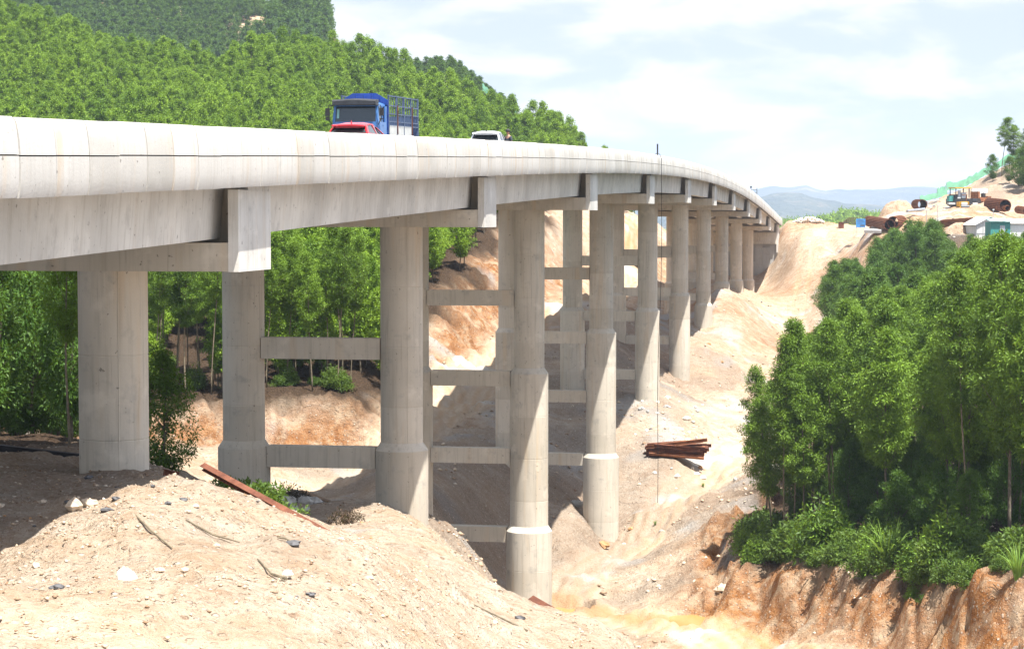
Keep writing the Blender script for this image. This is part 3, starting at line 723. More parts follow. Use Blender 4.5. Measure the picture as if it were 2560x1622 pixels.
for x, y in scatter(40, 2.0, ud([(1950,156),(2100,146),(2300,134),(2560,120),(2640,150),(2300,175),(2000,172)]), 55):
    plant('round', x, y, rng.uniform(.36, .66), 'young leafy sapling growing under the tall acacias of the grove', 'saplings under the grove', sz=rng.uniform(.5, .8)); ntree += 1
# gully trees left of the first column
for x, y in scatter(30, 2.7, ud([(-160,94),(60,98),(180,108),(185,150),(190,168),(-100,168),(-250,120)]), 31):
    plant('round', x, y, rng.uniform(.85, 1.15), 'leafy acacia in the gully beside the first column', 'acacias in the gully by the first column', sz=rng.uniform(1.0, 1.35)); ntree += 1
p = G(168, 93); plant('near', p.x, p.y, .62, 'thin pale-stemmed acacia standing just beside the first column', None, idx=1, tilt=(.0, .01)); ntree += 1
p = G(412, 84); plant('round', p.x, p.y, .62, 'young bright green tree on the bench edge between the first two columns', None, idx=1, dz=-.2); ntree += 1
# forest: the rows nearest the bridge one by one, the rest of the hillside as a mass
for x, y in scatter(15, 2.4, ud([(368,188),(450,190),(535,191),(535,206),(368,204)]), 91):
    plant('near', x, y, rng.uniform(.78, .95), 'tall bare-stemmed acacia in the dark gap of the forest between the first two columns', 'bare-stemmed acacias between the first columns', idx=rng.choice([1, 3, 3])); ntree += 1
for x, y in scatter(13, 2.3, ud([(636,194),(760,195),(890,195),(890,206),(636,206)]), 92):
    plant('near', x, y, rng.uniform(.74, .92), 'tall bare-stemmed acacia at the edge of the cutting behind the second pair of columns', 'bare-stemmed acacias behind the second columns', idx=rng.choice([1, 3, 3])); ntree += 1
rs = np.random.RandomState(8)
gx, gy = np.meshgrid(np.arange(-118, 42, 2.95), np.arange(168, 560, 2.95))
gx = gx.ravel()+rs.uniform(-1.0, 1.0, gx.size); gy = gy.ravel()+rs.uniform(-1.15, 1.15, gy.size)
s_in = sd_poly(gx, gy, LPOLY); uu = 1280+F*gx/gy
keep = (s_in > 2.4+np.where((gx < 0) & (1280+F*gx/gy > 372) & (1280+F*gx/gy < 535), 22.0, np.where((1280+F*gx/gy > 630) & (1280+F*gx/gy < 900), 4.2, 0.0))+1.2*fbm(gx, gy, 7, 201, 2)) & (uu > -260) & (gy < 540)
gx, gy, s_in, uu = gx[keep], gy[keep], s_in[keep], uu[keep]
order = np.argsort(gy+np.maximum(0, s_in-14)*3)
near = np.zeros(len(gx), bool); cnt = 0
for i in order:
    if cnt >= 298-ntree: break
    if -60 < uu[i] < 1330: near[i] = True; cnt += 1
for x, y, e in zip(gx[near], gy[near], s_in[near]):
    plant('mid', x, y, rng.uniform(1.0, 1.25), 'tall acacia with bare trunk at the front of the forest above the orange cutting', 'acacias at the front of the forest')
ntree += cnt
def instancer(name, xyz, scl, protos, label):
    me = bpy.data.meshes.new(name); me.vertices.add(len(xyz)); me.vertices.foreach_set('co', np.asarray(xyz, np.float32).ravel())
    a = me.attributes.new('scl', 'FLOAT', 'POINT'); a.data.foreach_set('value', np.asarray(scl, np.float32))
    o = bpy.data.objects.new(name, me); C.objects.link(o)
    col = bpy.data.collections.new(name+'_kinds')
    for q in protos: col.objects.link(q)
    ng = bpy.data.node_groups.new(name, 'GeometryNodeTree')
    ng.interface.new_socket('Geometry', in_out='INPUT', socket_type='NodeSocketGeometry'); ng.interface.new_socket('Geometry', in_out='OUTPUT', socket_type='NodeSocketGeometry')
    N = ng.nodes; gi = N.new('NodeGroupInput'); go = N.new('NodeGroupOutput'); ip = N.new('GeometryNodeInstanceOnPoints'); ci = N.new('GeometryNodeCollectionInfo')
    ci.inputs['Collection'].default_value = col; ci.inputs['Separate Children'].default_value = True; ci.inputs['Reset Children'].default_value = True
    rv = N.new('FunctionNodeRandomValue'); rv.data_type = 'INT'; rv.inputs[4].default_value = 0; rv.inputs[5].default_value = len(protos)-1
    rr = N.new('FunctionNodeRandomValue'); rr.data_type = 'FLOAT_VECTOR'; rr.inputs[0].default_value = (-.06, -.06, 0); rr.inputs[1].default_value = (.06, .06, 6.283)
    na = N.new('GeometryNodeInputNamedAttribute'); na.data_type = 'FLOAT'; na.inputs['Name'].default_value = 'scl'
    lk = ng.links.new; ip.inputs['Pick Instance'].default_value = True
    lk(gi.outputs[0], ip.inputs['Points']); lk(ci.outputs[0], ip.inputs['Instance']); lk(rv.outputs[2], ip.inputs['Instance Index']); lk(rr.outputs[0], ip.inputs['Rotation'])
    lk([q for q in na.outputs if q.enabled][0], ip.inputs['Scale']); lk(ip.outputs[0], go.inputs[0])
    o.modifiers.new('scatter', 'NODES').node_group = ng
    return tag(o, kind='stuff')
def simple_tree(name, seed, H, zlo, r, nc, per, ll, lw, cr, mat):
    cm, cs = crown_mesh(name, seed, H, zlo, r, nc, per, ll, lw, (0, 0), cr); cm.materials.append(mat); cm.materials.append(M['bark'])
    bm_ = trunk_mb(seed, H, zlo, .10, cs, (0, 0), 3)
    nv = len(cm.vertices); V0 = np.empty(nv*3, np.float32); cm.vertices.foreach_get('co', V0)
    me = bpy.data.meshes.new(name)
    allv = [tuple(q) for q in V0.reshape(-1, 3)]+bm_.v; nf = len(cm.polygons)
    me.from_pydata(allv, [], [tuple(range(4*i, 4*i+4)) for i in range(nf)]+[[j+nv for j in f] for f in bm_.f])
    tt = np.zeros(nf, np.float32); cm.attributes['tint'].data.foreach_get('value', tt)
    at = me.attributes.new('tint', 'FLOAT', 'FACE'); at.data.foreach_set('value', np.concatenate([tt, np.zeros(len(bm_.f), np.float32)]))
    me.materials.append(mat); me.materials.append(M['bark']); me.polygons.foreach_set('material_index', [0]*nf+[1]*len(bm_.f)); me.update()
    return bpy.data.objects.new(name, me)
HK = [simple_tree('hill_tree', 40+k, [10, 11, 9, 11.5, 8.5, 10.5][k], 2.6, [1.75, 1.95, 1.55, 2.1, 1.65, 1.85][k], 95, 56, .32, .115, .47, M['leafhill']) for k in range(6)]
fx, fy = gx[~near], gy[~near]
fz = height(fx, fy, False)
vis = np.ones(len(fx), bool)
sc_ = rs.uniform(.64, 1.04, len(fx))*(1+.16*fbm(fx, fy, 30, 3, 2))
instancer('forest', np.stack([fx, fy, fz-.2], 1), sc_, HK, None)
# forests on the two hills behind
FK = [simple_tree('far_tree', 60+k, 8.0, 1.6, 2.0, 50, 42, .5, .2, .7, M['leafmid']) for k in range(3)]
qx, qy = np.meshgrid(np.arange(-205, -45, 3.6), np.arange(660, 905, 4.4)); qx = qx.ravel()+rs.uniform(-1.5, 1.5, qx.size); qy = qy.ravel()+rs.uniform(-1.8, 1.8, qy.size)
ux, uy = np.meshgrid(np.arange(-60, 24, 3.0), np.arange(600, 700, 4)); ux = ux.ravel()+rs.uniform(-1.2, 1.2, ux.size); uy = uy.ravel()+rs.uniform(-1.6, 1.6, uy.size)
qz = height(qx, qy, False); uz = height(ux, uy, False)
bare = (np.abs((qx+94)-(qy-800)*.1) < 5+2*fbm(qx, qy, 12, 9, 2)) & (qy > 790)
tall = np.where((qx > -94) & (qy > 780), 1.35, 1.0)
k1 = (qz > -10) & ~bare & (1280+F*(qx+1.5)/qy < 832); k2 = (uz > -10) & (ux < -2)
instancer('far_forest', np.stack([np.r_[qx[k1], ux[k2]], np.r_[qy[k1], uy[k2]], np.r_[qz[k1], uz[k2]]-.3], 1), np.r_[tall[k1]*rs.uniform(.8, 1.2, k1.sum()), rs.uniform(.62, .85, k2.sum())], FK, None)
# low wooded hill behind the bridge end
WK = [simple_tree('wood_tree', 80, 9, .5, 3.2, 26, 16, 1.6, .8, 1.3, M['leafhill'])]
lx, ly = np.meshgrid(np.arange(140, 330, 6), np.arange(1100, 1560, 12)); lx = lx.ravel()+rs.uniform(-3, 3, lx.size); ly = ly.ravel()+rs.uniform(-5, 5, ly.size)
def lowhill(x, y): return -27+np.clip(1-np.abs(y-1450)/420, 0, 1)*np.interp(1280+F*x/y, [1500, 1900, 1975, 2050, 2120, 2260, 2500], [17, 21, 16, 19, 24, 18, 10])
sheet('wooded_hill', np.linspace(60, 460, 60), np.linspace(1030, 1870, 40), lambda X, Y: lowhill(X, Y)-.3*(np.abs(Y-1450) > 415), M['plain'])
instancer('wooded_hill_trees', np.stack([lx, ly, lowhill(lx, ly)-.5], 1), rs.uniform(.7, 1.1, len(lx)), WK, None)

# ---------------- shrubs and reeds
def make_bush(seed, H, r, nc, per, ll, lw, mat, name='shrub'):
    root = empty(name); rs_ = np.random.RandomState(seed)
    a = rs_.rand(nc)*6.283; q = rs_.rand(nc)**.5; z = rs_.rand(nc)**.8
    cs = np.stack([np.cos(a)*q*r*(1-.35*z), np.sin(a)*q*r*(1-.35*z), .12+z*H*.85*(1-.35*q)], 1)
    V_, Q_, t_ = leaves(cs, .34*(.6+.8*rs_.rand(nc))*(H/1.8)**.5, per, ll, lw, rs_, .1)
    link('foliage', np_mesh('foliage', V_, Q_, {'tint': ('FACE', 'FLOAT', t_)}), mat, root)
    b = MB()
    for k in range(7):
        c = Vector(cs[int(rs_.randint(nc))]); b.tube([(c.x*.12, c.y*.12, -.3), (c.x*.5, c.y*.5, c.z*.55), c], [.03, .02, .008], 5)
    b.build('stems', M['bark'], root)
    return root
def make_reed(seed, n, L, w):
    rs_ = np.random.RandomState(seed); root = empty('reed_clump'); VV = []; QQ = []; tt = []
    for k in range(n):
        a = rs_.rand()*6.283; out = .25+.75*rs_.rand(); l = L*(.6+.5*rs_.rand()); base = Vector((math.cos(a)*.18*rs_.rand(), math.sin(a)*.18*rs_.rand(), -.1))
        pr = []
        for i in range(5):
            q = i/4; p_ = base+Vector((math.cos(a)*out*l*.55*q**1.5, math.sin(a)*out*l*.55*q**1.5, l*(q*.9-.45*out*q**2.4)))
            ww = w*(1-q)**.6*.5+.002; sv = Vector((-math.sin(a), math.cos(a), 0))*ww; pr.append((p_-sv, p_+sv))
        b0 = len(VV)
        for pa, pb in pr: VV += [tuple(pa), tuple(pb)]
        for i in range(4): QQ.append([b0+2*i, b0+2*i+1, b0+2*i+3, b0+2*i+2]); tt.append(rs_.rand())
    link('blades', np_mesh('blades', np.array(VV), np.array(QQ), {'tint': ('FACE', 'FLOAT', np.array(tt))}), M['reed'], root)
    return root
PROTO['bush'] = [make_bush(1, 2.0, 1.3, 60, 42, .22, .075, M['leafdark']), make_bush(2, 2.6, 1.1, 60, 42, .22, .075, M['leaf']), make_bush(3, 1.5, 1.4, 55, 40, .2, .08, M['leafdark'])]
PROTO['reed'] = [make_reed(4, 80, 2.2, .07), make_reed(5, 70, 1.6, .06)]
PROTO['dry'] = [make_bush(9, .9, .7, 34, 16, .16, .05, M['leafdry'], 'dead_shrub')]
edge = [(1862,149),(1930,149.5),(2000,143.5),(2100,138.5),(2180,133.5),(2300,124.5),(2420,118.5),(2560,110.5)]
er = random.Random(12)
for k in range(74):
    q = er.random()*7; i = int(q); u = edge[i][0]+(edge[i+1][0]-edge[i][0])*(q-i); d = edge[i][1]+(edge[i+1][1]-edge[i][1])*(q-i)+abs(er.gauss(0, 4.2))-.7
    p_ = G(u+er.uniform(-12, 12), d)
    if er.random() < .78: plant('bush', p_.x, p_.y, er.choice([.5, .7, .9, 1.1, 1.5])*er.uniform(.85, 1.2), 'leafy green shrub in the thicket along the top of the orange cut bank', 'shrubs along the cut bank edge', 'shrub', dz=-.15)
    else: plant('reed', p_.x, p_.y, er.uniform(.8, 1.3), 'clump of long green reeds on the edge of the cut bank', 'reeds along the cut bank edge', 'reeds', dz=-.1)
p_ = G(2225, 128.5); plant('reed', p_.x, p_.y, 1.75, 'biggest bright reed clump arching over the middle of the cut bank', None, 'reeds', idx=0)
for u, d, s in ((2290,124,1.2),(2320,122.5,1.0)): p_ = G(u, d-1.5); plant('bush', p_.x, p_.y, .35*s, 'tiny green weed rooted in the face of the cut bank', 'weeds on the cut bank', 'weed')
for k in range(26):
    x, y = scatter(1, 1, ud([(330,193),(900,196),(880,215),(300,215)]), 100+k)[0]
    plant('bush', x, y, er.uniform(.5, 1.0), 'small shrub on the leaf litter under the forest behind the bridge', 'shrubs under the forest', 'shrub')
for u, d, s in ((560,73,.8),(610,71,.95),(655,69,.9),(640,74,.85)):
    p_ = G(u, d); plant('bush', p_.x, p_.y, s, 'dark green creeper shrub in the gully below the leaning rusty rail', 'shrubs in the gully below the rail', 'shrub', idx=2, dz=-.2)
for u, d, s in ((705,96,1.0),(735,97,1.0)): p_ = G(u, d); plant('dry', p_.x, p_.y, s, 'dead brown shrub beside the rubble behind the rail', 'dead shrubs beside the rubble', 'dead shrub')
for u, d, s in ((850,83,.8),(880,84,.7)): p_ = G(u, d); plant('dry', p_.x, p_.y, s, 'low dead brown weed on the shaded gully floor', 'dead weeds on the gully floor', 'dead weed')
for u, d in ((1870,205),(1640,183),(1760,196),(2150,222)): p_ = G(u, d); plant('reed', p_.x, p_.y, .3, 'small tuft of green grass on the bare valley slope', 'grass tufts on the valley slope', 'grass tuft')
# trees on the bare hill at the yard
for u, d, s, lab in ((2503,446,1.35,'tallest dark green tree on the bare stony hill above the yard'),(2530,448,1.15,'second tall thin tree on the stony hill above the yard'),(2558,440,1.1,'tall thin tree at the right edge of the stony hill')):
    p_ = G(u, d); plant('near', p_.x, p_.y, s*.9, lab, None, sz=s*.5)
for u, d, s in ((2480,440,.6),(2545,425,.9),(2560,420,1.0),(2520,430,.6)): p_ = G(u, d); plant('round', p_.x, p_.y, s, 'bushy tree on the stony hill behind the rusty cages', 'bushy trees on the stony hill')
for q in ('reed', 'dry', 'bush', 'near', 'mid', 'round'):
    for i, o in enumerate(PROTO[q]):
        if (q, i) not in used:
            for ch in list(o.children): bpy.data.objects.remove(ch)
            bpy.data.objects.remove(o)
# ---------------------------------------------------------------- vehicles on the deck
def on_deck(d, off):
    "plan point on the road surface: off = metres left of the sight axis at equal depth"
    o = off*NX; s = (d-o*EX)/EY
    return R(o, s, top(s)-1.055), s
def slope_of(s): return math.atan((top(s+2)-top(s-2))/4)
def wheel_mb(c, r, w, n=20):
    b = MB(); c = Vector(c); prof = [(-w/2, r*.62), (-w/2, r*.93), (-w*.3, r), (w*.3, r), (w/2, r*.93), (w/2, r*.62)]
    b.loft([[c+Vector((x, math.cos(k*2*math.pi/n)*q, math.sin(k*2*math.pi/n)*q)) for k in range(n)] for x, q in prof]); return b
def add_wheel(c, r, w, parent, rim='steel', name='wheel'):
    o = wheel_mb(c, r, w).build(name, M['black'], parent, smooth=40)
    b = MB(); c = Vector(c)
    for sx_ in (-1, 1):
        x = c.x+sx_*w*.5; b.loft([[Vector((x-sx_*.0+sx_*dx, c.y+math.cos(k*.5236)*q, c.z+math.sin(k*.5236)*q)) for k in range(12)] for dx, q in ((-.03, r*.63), (.004, r*.58), (-.03, r*.40), (.02, r*.16))])
    b.build('rim', M[rim], o)
    return o
# --- truck, facing the camera (local +y is its front)
pt, s_ = on_deck(112, 25.66)
tr = empty('cargo_truck', pt, -PHI+math.pi, 'blue stake-bed truck with black sun visor driving towards us behind the parapet', 'truck')
tr.rotation_euler = (-slope_of(s_), 0, -PHI+math.pi)
def ring(y, pts): return [Vector((x, y, z)) for x, z in pts]
b = MB()   # cab: lower body, pillars, roof
lowp = [(-1.2, .75), (1.2, .75), (1.22, 1.25), (1.20, 2.13), (-1.20, 2.13), (-1.22, 1.25)]
b.loft([ring(.02, [(x*.97, z) for x, z in lowp]), ring(-.12, lowp), ring(-2.0, lowp)])
roof = [(-1.12, 2.93), (1.12, 2.93), (1.10, 3.05), (.8, 3.16), (-.8, 3.16), (-1.10, 3.05)]
b.loft([ring(-.17, [(x*.97, z-.02 if z < 3 else z-.06) for x, z in roof]), ring(-.6, roof), ring(-2.0, roof)])
for sx_ in (-1, 1):
    b.hexa([Vector(q) for q in ((sx_*1.06, -.05, 2.12), (sx_*1.20, -.05, 2.12), (sx_*1.20, -.20, 2.12), (sx_*1.06, -.20, 2.12), (sx_*1.02, -.17, 2.95), (sx_*1.13, -.17, 2.95), (sx_*1.13, -.32, 2.95), (sx_*1.02, -.32, 2.95))][::1])
    b.box((sx_*1.165, -.98, 2.53), (.07, .09, .84)); b.box((sx_*1.165, -1.85, 2.53), (.07, .3, .84))
b.box((0, -1.96, 2.53), (2.2, .06, .82))
b.build('cab', M['blue'], tr)
b = MB(); b.hexa([Vector(q) for q in ((-1.06, -.13, 2.13), (1.06, -.13, 2.13), (1.06, -.15, 2.13), (-1.06, -.15, 2.13), (-1.03, -.245, 2.93), (1.03, -.245, 2.93), (1.03, -.265, 2.93), (-1.03, -.265, 2.93))]); b.build('windscreen', M['glass'], tr)
for sx_ in (-1, 1):
    b = MB(); b.box((sx_*1.16, -.60, 2.52), (.03, .66, .78)); b.build('side_window', M['offwhite'] if sx_ > 0 and False else M['glass'], tr)
    b = MB(); b.box((sx_*1.222, -.65, 1.65), (.02, .95, .86)); b.box((sx_*1.24, -1.0, 1.95), (.03, .16, .04)); b.build('door', M['blue'], tr)
    b = MB(); b.tube([(sx_*1.16, -.02, 2.95), (sx_*1.34, .12, 2.96), (sx_*1.38, .12, 2.3), (sx_*1.20, .0, 1.98)], .022, 6); b.box((sx_*1.40, .14, 2.62), (.22, .09, .40)); b.box((sx_*1.40, .14, 2.30 if sx_ > 0 else 2.26), (.2, .09, .20 if sx_ > 0 else .05)); b.build('mirror', M['black'], tr)
b = MB()
b.loft([ring(y, pts) for y, pts in ((.30, [(-1.12, 2.98), (1.12, 2.98), (1.12, 3.16), (0, 3.22), (-1.12, 3.16)]), (.18, [(-1.15, 2.95), (1.15, 2.95), (1.15, 3.24), (0, 3.30), (-1.15, 3.24)]), (-.34, [(-1.15, 2.97), (1.15, 2.97), (1.15, 3.26), (0, 3.32), (-1.15, 3.26)]))])
b.build('sun_visor', M['dark'], tr)
b = MB(); b.box((0, .06, 1.0), (2.3, .12, .42)); b.build('bumper', M['steel'], tr)
b = MB(); b.box((0, .035, 1.55), (1.3, .06, .4)); b.build('grille', M['dark'], tr)
for sx_ in (-1, 1): b = MB(); b.tube([(sx_*.9, .02, 1.5), (sx_*.9, .07, 1.5)], .13, 14); b.build('headlight', M['white'], tr)
b = MB()   # dusty papers along the foot of the screen
for k in range(9): b.box((rng.uniform(-.9, .9), -.30+rng.uniform(-.05, .05), 2.15+rng.uniform(0, .03)), (rng.uniform(.1, .26), .1, rng.uniform(.02, .07)), Matrix.Rotation(rng.uniform(-.3, .3), 3, 'Y'))
b.build('dashboard_papers', M['white'], tr)
b = MB(); b.hexa([Vector(q) for q in ((.86, -.10, 2.30), (.98, -.10, 2.30), (.98, -.118, 2.30), (.86, -.118, 2.30), (.86, -.19, 2.78), (.98, -.19, 2.78), (.98, -.21, 2.78), (.86, -.21, 2.78))]); b.build('sticker', M['tealroof'], tr)
# cargo body
hp = [(-1.25, 1.25), (1.25, 1.25), (1.25, 3.26), (.62, 3.63), (-.62, 3.63), (-1.25, 3.26)]
b = MB(); b.loft([ring(-2.15, hp), ring(-2.22, hp)])
for x in (-.85, -.42, 0, .42, .85):
    zt = 3.62 if abs(x) < .62 else 3.63-(abs(x)-.62)*.587; b.box((x, -2.13, (1.3+zt)/2), (.06, .06, zt-1.32))
for z in (1.9, 2.5, 3.05): b.box((0, -2.128, z), (2.46, .05, .05))
b.build('headboard', M['deepblue'], tr)
b = MB(); b.box((0, -6.2, 1.17), (2.5, 8.1, .14)); b.box((-.4, -5, .92), (.16, 9.5, .3)); b.box((.4, -5, .92), (.16, 9.5, .3)); b.build('bed', M['deepblue'], tr)
for sx_ in (-1, 1):
    b = MB(); x = sx_*1.23
    for z in (1.98, 2.18, 2.58, 3.0, 3.5): b.box((x, -6.05, z), (.06, 7.6, .06))
    for k in range(14): b.box((x, -2.4-k*.56, 2.75), (.035, .035, 1.52))
    for k in (0, 1, 2, 3, 4): b.box((x, -2.32-k*1.9, 2.4), (.085, .085, 2.3))
    b.build('stake_side', M['paleblue'], tr)
    b = MB()
    for k in range(38): b.box((x-sx_*.01+(.03 if k % 2 else 0)*sx_, -2.45-k*.15, 1.62), (.03, .15, .72))
    b.build('side_wall', M['offwhite'], tr)
    b = MB()
    for k in (1, 3): b.box((x+sx_*.05, -2.45-k*1.9, 2.3), (.06, .10, 1.5))
    b.build('gate_bar', M['rust'], tr)
for y in (-.95, -6.6, -7.9):
    for sx_ in (-1, 1): add_wheel((sx_*1.02, y, .5), .5, .3 if y > -2 else .5, tr)
b = MB(); b.box((0, -9.9, 1.9), (2.46, .08, 1.4)); b.build('tailgate', M['paleblue'], tr)
# --- cars seen from behind
def car(name, loc, rz, pitch, label, paint, spoiler, H, Wd, Ln, belt=1.05):
    db = belt-1.05
    root = empty(name, loc, rz, label, 'car'); root.rotation_euler = (pitch, 0, rz)
    h = Wd/2
    # lower body stations: y from tail (0) to nose (Ln)
    b = MB(); rings = []
    for y, zb, zt, wf in ((0, .45, .95, .86), (.06, .32, 1.02, .94), (.5, .24, 1.06, 1.0), (Ln*.35, .22, 1.03, 1.0), (Ln*.62, .22, 1.00, 1.0), (Ln*.85, .24, .92, .96), (Ln*.97, .30, .78, .86), (Ln, .38, .66, .74)):
        zt += db*(1 if y < Ln*.7 else .5); w_ = h*wf; rings.append([Vector(q) for q in ((-w_*.9, y, zb), (w_*.9, y, zb), (w_, y, zb+.18), (w_, y, (zb+zt)/2), (w_*.95, y, zt-.05), (w_*.86, y, zt), (-w_*.86, y, zt), (-w_*.95, y, zt-.05), (-w_, y, (zb+zt)/2), (-w_, y, zb+.18))])
    b.loft(rings); b.build('body', M[paint], root, smooth=35)
    zr = H
    # greenhouse: glass volume
    gs = ((.14, 1.0, 1.06, .86), (.62, 1.03, zr-.10, .74), (Ln*.28, 1.03, zr-.035, .75), (Ln*.46, 1.02, zr-.03, .75), (Ln*.56, 1.01, zr-.12, .74), (Ln*.72, .97, 1.03, .80))
    b = MB(); rings = []
    for y, z0, z1, wf in gs:
        z0 += db-.02; z1 += db if z1 < 1.2 else 0; wt = h*wf*(.93 if z1 > 1.3 else 1); wb = h*.90
        rings.append([Vector(q) for q in ((-wb, y, z0), (wb, y, z0), (wt, y, z1-.05), (wt*.9, y, z1), (-wt*.9, y, z1), (-wt, y, z1-.05))])
    b.loft(rings); b.build('windows', M['glass'], root, smooth=30)
    # roof skin
    b = MB(); rings = []
    for y, z, wf in ((.36 if spoiler else .52, zr-.13, .66), (.7, zr-.05, .72), (Ln*.3, zr, .72), (Ln*.45, zr-.005, .72), (Ln*.55, zr-.09, .70)):
        w_ = h*wf*.96; rings.append([Vector(q) for q in ((-w_, y, z-.05), (w_, y, z-.05), (w_*.98, y, z), (w_*.55, y, z+.055), (-w_*.55, y, z+.055), (-w_*.98, y, z))])
    b.loft(rings); b.build('roof', M[paint], root, smooth=40)
    # pillars
    for sx_ in (-1, 1):
        b = MB()
        for y0, y1, ya, yb in ((.10, .34, .5, .78), (Ln*.395, Ln*.415, Ln*.39, Ln*.41), (Ln*.70, Ln*.735, Ln*.54, Ln*.56)):
            x0, x1 = sx_*h*.915, sx_*h*.70; z1 = zr-.05 if ya < Ln*.5 else zr-.12
            b.hexa([Vector(q) for q in ((x0-.07*sx_, y0, 1.0+db), (x0, y0, 1.0+db), (x0, y1, 1.0+db), (x0-.07*sx_, y1, 1.0+db), (x1-.05*sx_, ya, z1), (x1+.012*sx_, ya, z1), (x1+.012*sx_, yb, z1), (x1-.05*sx_, yb, z1))])
        b.build('pillar', M[paint], root)
        b = MB(); b.loft([[Vector((sx_*(h+.02+dx), Ln*.66+.0+dy*.5, 1.06+dz)) for dx, dy, dz in ((-.05, q, -.03), (.16*1, q, -.06), (.18, q, .06), (.0, q, .07))] for q in (-.09, .09)]); b.build('mirror', M[paint], root)
        b = MB(); b.box((sx_*h*.84, .05, .92), (.26, .12, .16)); b.build('tail_light', M['lamp'], root)
    b = MB(); b.tube([(-.28, .105, 1.10), (.20, .17, 1.16)], .018, 5); b.build('wiper', M['black'], root)
    b = MB(); b.loft([[Vector((dx, .82+dy, zr+.02+dz)) for dx, dy in ((-.03, -.08), (.03, -.08), (.02, .06), (-.02, .06))] for dz in (0,)] + [[Vector((dx, .76+dy, zr+.13)) for dx, dy in ((-.008, -.02), (.008, -.02), (.006, .02), (-.006, .02))]]); b.build('fin_antenna', M[paint] if paint == 'red' else M['black'], root)
    if spoiler:
        b = MB(); rings = []
        for x in (-.98, -.5, 0, .5, .98):
            x *= h*.74; z = zr-.06-.05*(x/h)**2; rings.append([Vector((x, .10, z-.03)), Vector((x, .42, z-.02)), Vector((x, .42, z+.05)), Vector((x, .12, z+.02))])
        b.loft(rings); b.build('spoiler', M[paint], root)
    b = MB(); b.box((0, -.01, .5), (Wd*.86, .1, .22)); b.build('bumper', M['dark'], root)
    b = MB(); b.box((0, -.005, .8), (.5, .02, .14)); b.build('number_plate', M['white'], root)
    for y in (.85, Ln-.85):
        for sx_ in (-1, 1): add_wheel((sx_*(h-.12), y, .34), .34, .22, root)
    return root
pt, s_ = on_deck(90, 20.95); pt.z += .06
car('red_hatchback', pt, -PHI, slope_of(s_), 'shiny red hatchback with dark rear window passing in front of the blue truck', 'red', True, 1.60, 1.86, 4.4, 1.22)
pt, s_ = on_deck(119, 20.3)
car('white_car', pt, -PHI+.04, slope_of(s_), 'white car with roof spoiler whose roof just shows over the parapet', 'silver', True, 1.72, 1.88, 4.6, 1.16)

